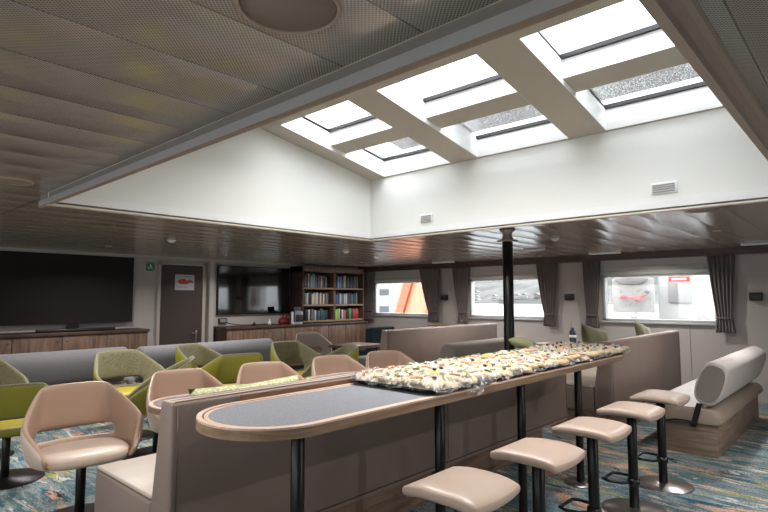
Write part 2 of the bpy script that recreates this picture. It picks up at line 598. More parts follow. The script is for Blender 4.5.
# shallow joints of the wall panels
jb = MB()
for yy in (1.02, 2.2, 3.7, 4.12, 6.9):
    jb.box(XW-0.004, XW+0.001, yy-0.003, yy+0.003, 0.1, WZ0-0.03)
struct('trim_5', jb, mat('panel_joint', (110, 105, 100), 0.7))

lb = MB().box(XB, XW, YW, YW+0.1, -0.1, CEIL+0.05)
lb.box(5.36, 5.46, YW-0.10, YW, 0, CEIL-0.05)
struct('wall_left', lb, WALL)
BW = [(-2.3, -0.1), (0.5, 2.7), (3.3, 5.5), (6.1, 8.3)]      # unseen windows added for fill light, behind the camera (x = XB)
FW = [(3.3, 5.0)]      # unseen window added for fill light, right of the camera (y = YB)
BZ0, BZ1 = 0.75, 2.05
kb = MB().box(XB-0.1, XB, YB, YW, -0.1, BZ0).box(XB-0.1, XB, YB, YW, BZ1, CEIL+0.05)
ks = [YB]+[v for q in BW for v in q]+[YW]
for q in range(0, len(ks), 2):
    kb.box(XB-0.1, XB, ks[q], ks[q+1], BZ0, BZ1)
struct('wall_back', kb, WALL)
kb = MB().box(XB-0.1, XW, YB-0.1, YB, -0.1, BZ0).box(XB-0.1, XW, YB-0.1, YB, BZ1, CEIL+0.05)
ks = [XB]+[v for q in FW for v in q]+[XW]
for q in range(0, len(ks), 2):
    kb.box(ks[q], ks[q+1], YB-0.1, YB, BZ0, BZ1)
struct('wall_front', kb, WALL)
wn = 20
for q, (a, b) in enumerate(BW+FW):
    wn += 1
    back = q < len(BW)
    o = empty('window_%d' % wn, (XB-0.05, (a+b)/2, BZ0) if back else ((a+b)/2, YB-0.05, BZ0), 0 if back else PI/2, kind='structure')  # added window out of view, lets in fill light
    hw = (b-a)/2; H = BZ1-BZ0
    MB().box(-0.04, 0.06, -hw, -hw+0.04, 0, H).box(-0.04, 0.06, hw-0.04, hw, 0, H).box(-0.04, 0.06, -hw, hw, 0, 0.04).box(-0.04, 0.06, -hw, hw, H-0.04, H).build('frame', WFRAME, o)
    MB().box(0, 0.006, -hw+0.04, hw-0.04, 0.04, H-0.04).build('pane', GLASS, o)
# light ledge where the screen wall meets the ceiling
struct('trim_1', MB().box(XB, 9.34, YW-0.14, YW, CEIL-0.05, CEIL), mat('pale_cove', (166, 160, 154), 0.5))
# timber cornice on the window wall
struct('trim_2', MB().box(XW-0.13, XW, YB, YW, 2.145, CEIL-0.001), WALNUTY)

# ---- skylight well
SL = 0.174


def roofz(x):
    return 2.893+SL*(4.51-x)


RX = 2.95
FLATZ = roofz(RX)
wl = 0.04
# far and near walls, left and right walls
struct('wall_skylight_far', MB().box(WX1, WX1+wl, WY0-wl, WY1+wl, 2.2605, 3.4), WELL)
struct('wall_skylight_left', MB().box(WX0-wl, WX1, WY1, WY1+wl, 2.2605, 3.6), WELL)
struct('wall_skylight_near', MB().box(WX0-wl, WX0-0.005, WY0, WY1, 2.262, 3.6), WELL)
struct('wall_skylight_right', MB().box(WX0-wl, WX1, WY0-wl, WY0, 2.262, 3.6), WELL)
# lips: white band, shadow gap, cream lower lip (far and left)
lp = MB()
lp.m(WHITE).box(WX1-0.012, WX1, WY0, WY1-0.012, 2.20, 2.262).box(WX0, WX1, WY1-0.012, WY1, 2.20, 2.262)
lp.m(mat('shadow_gap', (120, 116, 108), 0.8)).box(WX1+0.004, WX1+0.03, WY0, WY1, 2.184, 2.262).box(WX0, WX1+0.03, WY1+0.004, WY1+0.03, 2.184, 2.262)
lp.m(mat('cream_lip', (212, 206, 192), 0.5)).box(WX1-0.02, WX1+0.036, WY0, WY1+0.036, 2.172, 2.184).box(WX0, WX1+0.036, WY1-0.02, WY1+0.036, 2.172, 2.184)
struct('trim_3', lp)
# near and right edge profiles, hanging 8 cm below the ceiling
nb = MB()
YE = 4.56
nb.m(ALUD).box(WX0+0.004, WX0+0.02, WY0-0.02, YE, 2.21, CEIL)
nb.m(ALU).box(WX0-0.004, WX0+0.012, WY0-0.02, YE, 2.182, 2.218)
nb.m(ALU).box(WX0+0.002, WX0+0.02, WY0-0.02, YE, 2.218, 2.225)
nb.m(mat('brown_lip', (150, 128, 110), 0.5)).box(WX0-0.002, WX0+0.02, WY0-0.02, YE, 2.174, 2.182)
nb.m(TRIMB).xprism([(WY0, 2.176), (WY0, 2.262), (WY0-0.065, 2.258), (WY0-0.06, 2.244), (WY0-0.045, 2.236), (WY0-0.03, 2.205), (WY0-0.026, 2.176)], WX0-0.01, WX1+0.035, smooth=False)
nb.m(mat('trim_highlight', (176, 164, 152), 0.35, 0.4)).box(WX0-0.01, WX1+0.03, WY0-0.030, WY0-0.024, 2.172, 2.180)
struct('trim_4', nb)

# roof of the well: flat part and slope with six openings
OPY = [(3.18, 4.12), (1.92, 2.86), (0.66, 1.60)]
OX0, OX1 = 3.02, 4.49
rb = MB()
zf = lambda x, y: roofz(x)
rb.box(WX0-0.04, RX, WY0-0.04, WY1+0.04, FLATZ, FLATZ+0.22)
TH = 0.18
rb.box(RX, OX0, WY0, WY1, 0, TH, zf=zf)
rb.box(OX1, WX1+0.06, WY0, WY1, 0, TH, zf=zf)
yy = [WY0-0.04, 0.66, 1.60, 1.92, 2.86, 3.18, 4.12, WY1+0.04]
for k in range(0, 8, 2):
    rb.box(OX0, OX1, yy[k], yy[k+1], 0, TH, zf=zf)
for a, b in OPY:
    rb.box(3.66, 3.88, a, b, 0.045, TH, zf=zf)
struct('ceiling_skylight', rb, WELLTOP)
# white linings of the light shafts
sb = MB()
e = 0.004
for a, b in OPY:
    sb.box(3.66-e, 3.66, a, b, 0.046, TH, zf=zf); sb.box(3.88, 3.88+e, a, b, 0.046, TH, zf=zf)
    for (xa, xb) in ((OX0, OX1),):
        sb.box(xa, xb, a, a+e, 0.002, TH, zf=zf); sb.box(xa, xb, b-e, b, 0.002, TH, zf=zf)
        sb.box(xa, xa+e, a, b, 0.002, TH, zf=zf); sb.box(xb-e, xb, a, b, 0.002, TH, zf=zf)
struct('trim_6', sb, WHITE)
k = 3
for ci, (a, b) in enumerate(OPY):
    for ri, (xa, xb) in enumerate(((3.02, 3.645), (3.885, 4.487))):
        k += 1
        o = empty('window_%d' % k, ((xa+xb)/2, (a+b)/2, roofz((xa+xb)/2)+TH), kind='structure')
        cx, cy = (xa+xb)/2, (a+b)/2
        zl = lambda x, y: -SL*x
        hx, hy = (xb-xa)/2, (b-a)/2+0.02
        fb = MB()
        t_ = 0.02
        fb.box(-hx, hx, -hy, -hy+t_, 0, 0.03, zf=zl).box(-hx, hx, hy-t_, hy, 0, 0.03, zf=zl)
        fb.box(hx-t_, hx, -hy, hy, 0, 0.03, zf=zl).box(-hx, -hx+t_, -hy, hy, 0, 0.03, zf=zl)
        fb.build('frame', DARKF, o)
        MB().box(-hx+t_, hx-t_, -hy+t_, hy-t_, 0.02, 0.026, zf=zl).build('pane', SKYG, o)
        if ri == 1:
            y0 = -hy+t_; y1 = hy-t_
            if ci == 0: y1 = 0.10
            MB().box(-hx+0.15, hx-0.10, y0, y1, 0.027, 0.030, zf=zl).build('wet_snow', SNOWG, o)
# roof cladding round the shafts so that sky light enters only through the panes
cl = MB()
xs0, xs1 = WX0-0.3, WX1+0.3
for ya, yb_ in ((WY0-0.3, 0.66), (1.60, 1.92), (2.86, 3.18), (4.12, WY1+0.3)):
    cl.box(RX-0.1, xs1, ya, yb_, TH+0.0, TH+0.06, zf=zf)
cl.box(xs0, OX0, WY0-0.3, WY1+0.3, TH+0.0, TH+0.08, zf=lambda x, y: FLATZ)
cl.box(4.49, xs1, WY0-0.3, WY1+0.3, TH, TH+0.06, zf=zf)
for a, b in OPY:
    cl.box(3.65, 3.88, a, b, TH, TH+0.06, zf=zf)
struct('roof', cl, mat('white_roof', (215, 215, 215), 0.7))

# ---- windows in the window wall
for i, (a, b) in enumerate(WIN):
    o = empty('window_%d' % (i+1), (XW, (a+b)/2, WZ0), kind='structure')
    hw = (b-a)/2; H = WZ1-WZ0; ft = 0.045
    fb = MB()
    fb.box(-0.02, 0.10, -hw, -hw+ft, 0, H, 0.006).box(-0.02, 0.10, hw-ft, hw, 0, H, 0.006)
    fb.box(-0.02, 0.10, -hw, hw, 0, ft, 0.006).box(-0.02, 0.10, -hw, hw, H-ft, H, 0.006)
    fb.build('frame', WFRAME, o)
    MB().box(0.05, 0.058, -hw+ft, hw-ft, ft, H-ft).build('pane', GLASS, o)
    MB().box(-0.05, -0.002, -hw-0.03, hw+0.03, -0.03, 0.0, 0.004).build('window_sill', WFRAME, o)
    bl = MB()
    bl.box(-0.06, -0.005, -hw-0.02, hw+0.02, H-0.01, H+0.06, 0.01)
    bl.box(-0.03, -0.01, -hw-0.02, hw+0.02, H+0.06, 2.145-WZ0, 0.0)
    bl.box(-0.045, -0.01, -hw-0.02, hw+0.02, H+0.12, H+0.135, 0.004)
    bl.build('blind', BLIND, o)

# ---- door
d = empty('door_1', (4.84, YW, 0), kind='structure')
fb = MB()
fb.box(-0.47, -0.41, -0.04, 0, 0, 2.16, 0.004).box(0.41, 0.47, -0.04, 0, 0, 2.16, 0.004).box(-0.47, 0.47, -0.04, 0, 2.12, 2.16, 0.004)
fb.build('door_frame', FRAMEL, d)
MB().box(-0.408, 0.408, -0.02, -0.001, 0.01, 2.118).build('door_leaf', DOOR, d)
hb = MB()
hb.box(0.29, 0.33, -0.028, -0.02, 0.66, 0.90, 0.004)
hb.tube([(0.31, -0.02, 0.85), (0.31, -0.07, 0.85), (0.29, -0.08, 0.85), (0.19, -0.08, 0.85)], 0.009)
hb.build('door_handle', CHROME, d)

# ================================================================ OUTSIDE
SEA = mat('harbour_water', (100, 104, 106), 0.35, var=0.15, scale=0.4, bump=0.4, bscale=1.2)
sea = MB().box(XW+4.2, 900, -700, 1200, -3.7, -3.5).build('sea', SEA)
tag(sea, 'pale grey harbour water seen outside the windows', 'water', kind='stuff')
HILL = mat('winter_hillside', (52, 52, 50), 0.9, var=0.7, scale=0.05)
hb = MB()


def hill(uu, vv):
    y = -150+1000*uu; x = 430+200*vv
    z = -3.5+ 70*math.sin(vv*PI/2)*(0.75+0.25*math.sin(uu*9)+0.12*math.sin(uu*23+1))
    return (x+6*math.sin(uu*31), y, z)


hb.grid(hill, 60, 10)
hb.build('hillside', HILL)
tag(bpy.data.objects['hillside'], 'grey wooded hillside across the water', 'hill')
HW = [mat('white_boards', (140, 140, 138), 0.8), mat('ochre_boards', (110, 96, 80), 0.8), mat('red_boards', (96, 66, 60), 0.8)]
HR = mat('slate_roof', (92, 92, 94), 0.8)
HWN = mat('house_window', (70, 74, 78), 0.3)
hr = random.Random(3)
for k in range(60):
    y = 40+9.5*k+hr.uniform(-3, 3); v = hr.choice([0.03, 0.06, 0.09, 0.12, 0.16, 0.2])
    p = hill((y+150)/1000, v)
    wx, wy, wz = hr.uniform(3, 5), hr.uniform(3, 6), hr.uniform(0.6, 1.6)
    ci = hr.choice([0, 0, 0, 0, 0, 1, 1, 2])
    t = empty('house', (p[0]-4, y, max(-3.4, p[2]-1.5)), label='%s far shore house seen through the windows' % (['white', 'ochre', 'red'][ci]), cat='house', group='houses on the far shore, %s' % (['white', 'ochre', 'red'][ci]))
    MB().box(-wx/2, wx/2, -wy/2, wy/2, 0, wz+2).build('wall', HW[ci], t)
    MB().xprism([(-wy/2-0.4, wz+2), (wy/2+0.4, wz+2), (0, wz+3.8)], -wx/2-0.4, wx/2+0.4, smooth=False).build('roof', HR, t)
    for q in range(3):
        yq = -wy/2+wy*(q+0.5)/3
        MB().box(-wx/2-0.06, -wx/2, yq-0.6, yq+0.6, wz-0.6, wz+0.6).build('window', HWN, t)

# deck outside the windows
struct('floor_deck', MB().box(XW+T, 13.6, -3, 14, -0.25, -0.05), mat('deck_paint', (150, 150, 150), 0.7))
# orange davit beam in front of the first window
ORG = mat('orange_lifeboat_paint', (192, 128, 100), 0.5)
ORD = mat('orange_rib', (160, 88, 62), 0.5)
dv = empty('lifeboat_davit', (12.6, 10.2, -0.05), label='slanting orange davit beam outside the leftmost window', cat='davit')
db = MB()
# a leaning box beam, section in x/y, offset by height
def lean(pts_lo, pts_hi, z0, z1, mb):
    n0 = len(mb.bm.faces)
    a = [mb.bm.verts.new((x, y, z0)) for x, y in pts_lo]; b = [mb.bm.verts.new((x, y, z1)) for x, y in pts_hi]
    mb.bm.faces.new(a[::-1]); mb.bm.faces.new(b)
    for q in range(len(a)):
        q2 = (q+1) % len(a); mb.bm.faces.new((a[q], a[q2], b[q2], b[q]))
    mb._tag(n0)
lean([(0, -0.9), (0.5, -0.9), (0.5, 1.38), (0, 1.38)], [(0, -1.1), (0.5, -1.1), (0.5, 0.17), (0, 0.17)], 0, 3.2, db)
db.build('beam', ORG, dv)
db = MB(); lean([(-0.10, 0.95), (0, 0.95), (0, 1.25), (-0.10, 1.25)], [(-0.10, -0.3), (0, -0.3), (0, 0.0), (-0.10, 0.0)], 0, 3.2, db); db.build('flange', ORD, dv)
db = MB(); lean([(-0.16, -0.1), (0, -0.1), (0, 0.02), (-0.16, 0.02)], [(-0.16, -1.3), (0, -1.3), (0, -1.18), (-0.16, -1.18)], 0, 3.2, db); db.build('rib', ORD, dv)
# white deck house seen at the left in the first window
sh = empty('ship', (38, 33.5, -3), label='white ship superstructure beside the orange davit', cat='ship')
MB().box(-3, 3, -2.2, 3.5, 2.0, 8.0, 0.1).build('superstructure', mat('ship_white', (140, 142, 144), 0.6), sh)
MB().box(-4, 4, -3.2, 6, 0, 2.6, 0.2).build('hull', mat('ship_grey', (80, 82, 88), 0.6), sh)
for zz in (3.0, 4.5, 6.0):
    MB().box(-3.05, -3.0, -1.9, 3.2, zz+0.3, zz+0.8).build('window_band', HWN, sh)
# white fire station panel outside the third window
OWH = mat('outdoor_white', (172, 172, 172), 0.6)
RED = mat('valve_red', (150, 20, 24), 0.4)
FP = empty('hose_station', (10.5, 3.36, 0), label='white panel with red valve outside the rightmost window', cat='hose station')
MB().box(0.0, 0.05, -0.37, 0.37, 1.23, 1.86, 0.01).build('backboard', mat('speckled_white', (136, 134, 130), 0.6, var=0.12, scale=9), FP)
MB().box(0.0, 0.06, -0.05, 0.05, 0, 1.25).build('post', OWH, FP)
vb = MB(); vb.tube([(-0.06, 0.16, 1.52), (-0.07, 0.02, 1.50), (-0.08, -0.12, 1.49), (-0.07, -0.24, 1.56)], 0.028)
vb.lathe([(0, -0.05), (0.06, -0.03), (0.07, 0.0), (0.05, 0.05), (0, 0.06)], (-0.08, -0.12, 1.47)); vb.lathe([(0, -0.04), (0.055, -0.02), (0.055, 0.03), (0, 0.05)], (-0.06, 0.16, 1.51))
vb.build('valve', RED, FP)
gb = MB(); gb.lathe([(0, -0.03), (0.05, 0), (0.04, 0.03), (0, 0.04)], (-0.06, -0.27, 1.60)); gb.build('gauge', BLACKP, FP)
for (yy, zz) in ((0.2, 1.62), (0.05, 1.38), (-0.05, 1.36), (0.12, 1.35), (-0.1, 1.63)):
    MB().lathe([(0, -0.02), (0.018, 0), (0, 0.02)], (-0.01, yy, zz), n=8).build('bolt', mat('brass_dull', (120, 104, 70), 0.4, 0.6), FP)
MB().lathe([(0, 1.72), (0.2, 1.76), (0.33, 1.86), (0.33, 2.2), (0, 2.25)], (0.12, 0.02, 0)).build('drum', OWH, FP)
wcab = MB().box(10.75, 11.3, 1.95, 3.0, -0.05, 2.4, 0.03).build('deck_locker', OWH)
tag(wcab, 'white deck locker behind the red headed notice', 'locker')
NB = empty('notice_board', (10.72, 2.62, 0), label='white safety notice with red heading outside the rightmost window', cat='notice')
MB().box(0, 0.025, -0.19, 0.19, 1.42, 1.90, 0.003).build('board', mat('notice_white', (142, 142, 142), 0.5), NB)
MB().box(-0.004, -0.0005, -0.17, 0.17, 1.80, 1.885).build('heading', mat('notice_red', (214, 62, 60), 0.5), NB)
tb = MB()
for rr in range(6):
    for cc in range(2):
        x0 = -0.15+cc*0.16
        tb.box(-0.004, -0.0005, x0, x0+RND.uniform(0.08, 0.13), 1.74-rr*0.052, 1.752-rr*0.052)
tb.build('printed_lines', mat('notice_grey', (130, 132, 134), 0.5), NB)
tb = MB()
for cc in range(9):
    tb.box(-0.007, -0.0045, 0.11-cc*0.028, 0.125-cc*0.028, 1.822, 1.862)
tb.build('heading_letters', mat('notice_white2', (225, 225, 225), 0.5), NB)

# ================================================================ CEILING FITTINGS
SPK = mat('taupe_disc', (138, 124, 112), 0.5, var=0.02)
for (x, y, rad, lab) in ((0.82, 1.09, 0.135, 'large round taupe ceiling speaker at the top edge, closest to the camera'),
                         (0.89, 4.08, 0.115, 'round pale ceiling speaker left of the skylight well'),
                         (5.22, 1.07, 0.14, 'round brown ceiling speaker right of the pillar, past the skylight')):
    t = empty('ceiling_speaker', (x, y, CEIL), label=lab, cat='speaker')
    MB().lathe([(0, -0.004), (rad-0.012, -0.006), (rad-0.01, -0.001), (0, 0)], n=48).build('grille', SPK, t)
    MB().lathe([(rad-0.01, -0.001), (rad-0.008, -0.010), (rad, -0.008), (rad+0.004, -0.001)], n=48).build('rim', TRIMB, t)
for (x, y, lab) in ((2.09, 5.83, 'left dark recessed spotlight of the pair near the big screen'), (2.25, 5.80, 'right dark recessed spotlight of the pair near the big screen'),
                    (3.9, 6.4, 'small dark spotlight above the grey benches'), (6.3, 5.9, 'dark ceiling spotlight before the bookcase'), (7.3, 4.9, 'small round spotlight in the ceiling above the middle windows')):
    t = empty('recessed_spotlight', (x, y, CEIL), label=lab, cat='spotlight')
    MB().lathe([(0.045, -0.001), (0.048, -0.006), (0.062, -0.004), (0.064, -0.001)], n=24).build('rim', BLACKP, t)
    MB().lathe([(0, -0.003), (0.044, -0.002), (0.044, -0.0005), (0, -0.0005)], n=24).build('lens', BLACKP, t)
    lamp(t, 10 if y != 5.83 else 6)  # fill light added below fittings that look switched off
for (x, y, lab) in ((3.25, 6.75, 'white smoke detector on the ceiling before the door'), (5.95, 6.3, 'white ceiling detector in front of the left television'), (7.1, 6.7, 'smoke detector on the ceiling near the bookcase'), (6.5, 3.0, 'small detector on the ceiling right of the pillar top')):
    t = empty('smoke_detector', (x, y, CEIL), label=lab, cat='detector')
    MB().lathe([(0, -0.015), (0.05, -0.013), (0.055, -0.001), (0, -0.001)], n=24).build('base', WHITE, t)
    MB().lathe([(0, -0.036), (0.025, -0.034), (0.035, -0.024), (0.036, -0.015), (0, -0.015)], n=24).build('cap', WHITE, t)
for (x, y, w_, l_, lab) in ((8.9, 1.15, 0.08, 0.45, 'white slim ceiling fitting above the right curtain'), (9.0, 3.3, 0.12, 0.5, 'white flat ceiling panel before the gap left of the rightmost window'), (9.0, 6.6, 0.12, 0.5, 'white flat ceiling panel between left and middle windows'), (7.6, 3.85, 0.06, 0.35, 'slim ceiling strip near the middle window')):
    tag(MB().box(x-w_/2, x+w_/2, y-l_/2, y+l_/2, CEIL-0.03, CEIL-0.001, 0.008).build('ceiling_fitting', WHITE), lab, 'ceiling fitting')
for (y, w_, lab) in ((3.52, 0.16, 'small white vent grille low on the skylight well, left one'), (1.18, 0.19, 'white vent grille low on the skylight well, right one')):
    t = empty('vent_grille', (WX1, y, 2.355), label=lab, cat='vent')
    MB().box(-0.012, -0.001, -w_/2, w_/2, -0.045, 0.045, 0.004).build('frame', WHITE, t)
    for q in range(4):
        MB().box(-0.020, -0.012, -w_/2+0.015, w_/2-0.015, -0.034+q*0.018, -0.026+q*0.018).build('slat', mat('vent_grey', (150, 150, 148), 0.5), t)
# small round lights in the well roof
for q, (x, y, lab) in enumerate(((2.86, 1.68, 'round white well light above the middle skylight'), (2.86, 3.0, 'round white well light above the left skylight'))):
    t = empty('well_light', (x, y, FLATZ), label=lab, cat='light')
    MB().lathe([(0, -0.012), (0.05, -0.010), (0.06, -0.001), (0, -0.001)], n=24).build('lens', WHITE, t)
    lamp(t, 9, 0.13, -0.03, (1, 0.97, 0.94))  # strong output added as fill for stools and bar
# lamps added as fill, mostly out of view or along the window wall
for q, (x, y, pw, lab) in enumerate(((7.0, 1.3, 9, 'round ceiling lamp above the bench with the light bolster'), (8.6, 2.6, 8, 'round ceiling lamp before the rightmost window'), (8.4, 5.4, 8, 'round ceiling lamp before the middle window'), (8.0, 8.0, 8, 'round ceiling lamp in the corner by the bookcase'),
        (5.6, 8.3, 9, 'round ceiling lamp in front of the television'), (3.0, 8.2, 9, 'round ceiling lamp in front of the large screen'), (0.3, 6.4, 8, 'round ceiling lamp at the far left'), (0.3, 2.6, 8, 'round ceiling lamp left of the camera'), (2.4, -0.6, 12, 'round ceiling lamp right of the camera'), (5.4, -0.6, 12, 'round ceiling lamp off the right edge'))):
    t = empty('ceiling_lamp', (x, y, CEIL), label=lab, cat='lamp')
    MB().lathe([(0.030, -0.001), (0.032, -0.006), (0.044, -0.004), (0.046, -0.001)], n=24).build('rim', TRIMB, t)
    MB().lathe([(0, -0.003), (0.030, -0.002), (0.030, -0.0005), (0, -0.0005)], n=24).build('lens', BLACKP, t)
    lamp(t, pw)

# pillar
p = empty('pillar', (5.27, 2.985, 0), label='black round steel pillar behind the bar sofa', cat='pillar')
MB().cyl(0, 0, 0.01, 2.13, 0.057, 24).build('shaft', BLACK, p)
MB().lathe([(0.057, 2.12), (0.115, 2.12), (0.115, 2.135), (0.06, 2.135)], n=24).build('collar', CHROME, p)
MB().lathe([(0.062, 2.135), (0.066, 2.15), (0.05, 2.19), (0.055, 2.22), (0.085, 2.245), (0.085, 2.259), (0.0, 2.259)], n=24).build('capital', ALUD, p)
MB().lathe([(0, 0.0), (0.12, 0.0), (0.12, 0.01), (0, 0.012)], n=24).build('base', BLACK, p)

# ================================================================ SCREEN WALL
s = empty('projection_screen', (2.94, YW-0.06, 1.10), label='large black screen hanging on the left wall above a cabinet', cat='screen')
MB().box(-0.97, 0.97, -0.04, 0.05, 0, 1.105, 0.004).build('panel', PROJ, s)
MB().box(-0.975, 0.975, -0.035, 0.05, 1.105, 1.112).box(-0.975, -0.97, -0.035, 0.05, 0, 1.11).box(0.97, 0.975, -0.035, 0.05, 0, 1.11).build('bezel', BLACKP, s)
MB().box(-0.02, 0.14, -0.03, 0.04, -0.10, 0).build('stand', BLACKP, s)


def knobs(mb, x, z, y):
    mb.lathe([(0, -0.012), (0.012, -0.008), (0.014, 0), (0.01, 0.010), (0, 0.012)], (x, y, z), n=12)


def cabinet(x0, x1, zt, edges, kn, label, ys_=9.08):
    c = empty('sideboard', ((x0+x1)/2, ys_, 0), label=label, cat='sideboard')
    ox = (x0+x1)/2
    MB().box(x0-ox+0.02, x1-ox-0.02, 0.025, YW-ys_-0.005, 0.08, zt-0.05).build('body', WALNUTD, c)
    MB().box(x0-ox, x1-ox, -0.02, YW-ys_-0.005, zt-0.05, zt, 0.004).build('top', WALNUTD, c)
    MB().box(x0-ox+0.03, x1-ox-0.03, 0.05, 0.3, 0, 0.08).build('plinth', BLACKP, c)
    for a, b in zip(edges, edges[1:]):
        dd = MB().box(a-ox+0.004, b-ox-0.004, 0.0, 0.024, 0.09, zt-0.06, 0.003).build('door', WALNUT, c)
        for kx in kn:
            if a < kx < b:
                mb = MB(); knobs(mb, kx-ox, zt-0.12, -0.01); mb.build('knob', CHROME, dd)
    return c


cabinet(1.60, 4.03, 0.99, [1.62, 2.08, 2.72, 3.36, 4.01], [2.04, 2.66, 2.79, 3.43], 'long walnut sideboard under the large black screen')
cabinet(5.48, 9.30, 0.955, [5.50, 5.86, 6.33, 6.84, 7.33, 7.62, 8.05, 8.57, 8.93, 9.28], [6.27, 6.38, 7.56, 7.67, 8.50, 8.62], 'long walnut sideboard under the television and bookcase')
sb_ = MB().box(2.4, 3.5, 9.12, 9.24, 0.992, 1.035, 0.008).build('soundbar', BLACKP); tag(sb_, 'slim black soundbar below the large screen', 'soundbar')

tv = empty('television', (6.43, YW-0.03, 1.18), label='large glossy black wall television left of the bookcase', cat='television')
MB().box(-0.87, 0.87, -0.035, 0.02, 0, 0.975, 0.004).build('casing', BLACKP, tv)
MB().box(-0.855, 0.855, -0.038, -0.0355, 0.02, 0.96).build('display', TVM, tv)
# exit sign
es = empty('exit_sign', (4.24, YW-0.005, 2.07), label='square green emergency exit sign left of the dark door', cat='sign')
MB().box(-0.075, 0.075, -0.006, 0, -0.075, 0.075).build('panel', mat('sign_green', (0, 112, 66), 0.4), es)
mb = MB()
mb.lathe([(0, -0.014), (0.014, 0), (0, 0.014)], (0.0, -0.009, 0.042), n=10)
mb.tube([(0, -0.009, 0.028), (0.008, -0.009, -0.005)], 0.010, 6).tube([(0.008, -0.009, -0.005), (0.03, -0.009, -0.03), (0.022, -0.009, -0.052)], 0.007, 6)
mb.tube([(0.008, -0.009, -0.005), (-0.02, -0.009, -0.025), (-0.042, -0.009, -0.045)], 0.007, 6).tube([(-0.035, -0.009, 0.005), (0.0, -0.009, 0.022), (0.035, -0.009, 0.0)], 0.006, 6)
for qx, qz in ((-0.05, 0.05), (0.05, 0.05), (0.05, -0.055), (-0.055, -0.01)):
    mb.box(qx-0.009, qx+0.009, -0.008, -0.0065, qz-0.007, qz+0.007)
mb.build('running_figure', WHITE, es)
ns = empty('paper_notice', (4.90, YW-0.021, 1.80), label='white sheet with red drawing taped to the door', cat='notice')
MB().box(-0.20, 0.18, -0.003, 0, -0.145, 0.145).build('sheet', mat('paper', (188, 190, 192), 0.6), ns)
mb = MB()
mb.prism([(0, 0)]*0 or [(-0.15, -0.02), (-0.10, -0.05), (0.02, -0.055), (0.10, -0.02), (0.15, -0.035), (0.15, 0.01), (0.08, 0.035), (0.03, 0.01), (-0.02, 0.05), (-0.09, 0.04), (-0.13, 0.03)], 0, 0.002)
o = mb.build('red_drawing', mat('print_red', (176, 60, 56), 0.6), ns); o.rotation_euler = (PI/2, 0, 0); o.location = (0, -0.004, 0.02)
tb = MB()
for q in range(3):
    tb.box(-0.16, 0.14-0.05*q, -0.005, -0.0035, 0.105-q*0.20/2, 0.112-q*0.20/2)
tb.build('printed_lines', mat('print_grey', (110, 112, 116), 0.6), ns)

sk = empty('wall_socket_box', (5.70, YW-0.001, 1.06), label='black socket box on wall below the television', cat='socket')
MB().box(-0.09, 0.09, -0.05, 0, -0.05, 0.05, 0.006).build('housing', BLACKP, sk)
MB().box(-0.07, 0.07, -0.056, -0.05, -0.035, 0.03, 0.003).build('outlets', ALUD, sk)
cbx = MB().tube([(5.76, 9.53, 1.02), (5.9, 9.5, 0.98), (6.1, 9.42, 0.965), (6.4, 9.4, 0.965), (6.6, 9.45, 0.965), (6.75, 9.42, 0.967), (6.75, 9.36, 0.967), (6.5, 9.38, 0.972)], 0.008, 8).build('cable', BLACKP)
tag(cbx, 'black power cable lying on the sideboard under the television', 'cable')
for (x, z_, lab) in ((6.25, 0.06, 'small black adapter on the sideboard below the television, left'), (6.62, 0.09, 'small pale bottle standing under the television')):
    tag(MB().lathe([(0, 0), (0.035, 0), (0.035, z_*0.7), (0.012, z_*0.85), (0.012, z_*1.3), (0, z_*1.3)], (x, 9.30, 0.957), n=14).build('small_container', BLACKP if z_ < 0.07 else WHITE), lab, 'container')
# red bag and leaflet rack
rb_ = empty('red_bag', (7.0, 9.30, 0.957), label='crumpled dark red bag on the sideboard beside the leaflets', cat='bag')
MB().lathe([(0, 0), (0.13, 0.0), (0.15, 0.05), (0.12, 0.11), (0.06, 0.14), (0, 0.145)], n=14, sy=0.7).build('body', mat('dark_red_cloth', (120, 24, 34), 0.6, bump=0.5, bscale=20), rb_)
MB().tube([(-0.05, 0, 0.12), (-0.02, 0, 0.20), (0.04, 0, 0.20), (0.06, 0, 0.12)], 0.012, 8).build('handle', mat('dark_red_cloth', (120, 24, 34)), rb_)
# bookcase
BX0, BX1, BY0, BY1 = 7.36, 9.26, 9.16, YW-0.003
bc = empty('bookcase', ((BX0+BX1)/2, BY0, 0.957), label='walnut bookcase with six open compartments full of books', cat='bookcase')
ox = (BX0+BX1)/2


def bp_(name, x0, x1, z0, z1, m_, y0=BY0, y1=BY1, bev=0.002):
    MB().box(x0-ox, x1-ox, y0-BY0, y1-BY0, z0-0.957, z1-0.957, bev).build(name, m_, bc)


bp_('side_panel', BX0, BX0+0.04, 0.958, 2.20, WALNUTD, BY0-0.0)
bp_('side_panel', BX1-0.04, BX1, 0.958, 2.20, WALNUT)
bp_('fascia', BX0, BX1, 2.085, 2.205, WALNUT, BY0-0.01)
bp_('divider', 8.27, 8.33, 1.0, 2.085, WALNUT)
for n_, z in enumerate((0.975, 1.325, 1.70)):
    bp_('shelf', BX0+0.04, BX1-0.04, z, z+0.04, OAK)
bp_('back_panel', BX0+0.04, BX1-0.04, 1.0, 2.085, WALNUTD, BY1-0.02, BY1)
lr = empty('leaflet_rack', (7.16, 9.06+0.03, 0.957), label='white leaflet rack with dark brochures by the bookcase', cat='leaflet rack')
MB().box(-0.12, 0.14, -0.02, 0.04, 0, 0.26, 0.004).build('stand', WHITE, lr)
for q in range(3):
    MB().box(-0.10+q*0.02, 0.08+q*0.02, -0.035-q*0.012, -0.022-q*0.012, 0.05, 0.36-q*0.08, 0.002).build('brochure', [mat('leaflet_dark', (40, 40, 52), 0.5), mat('leaflet_mid', (120, 122, 128), 0.5), mat('leaflet_black', (20, 20, 22), 0.5)][q], lr)

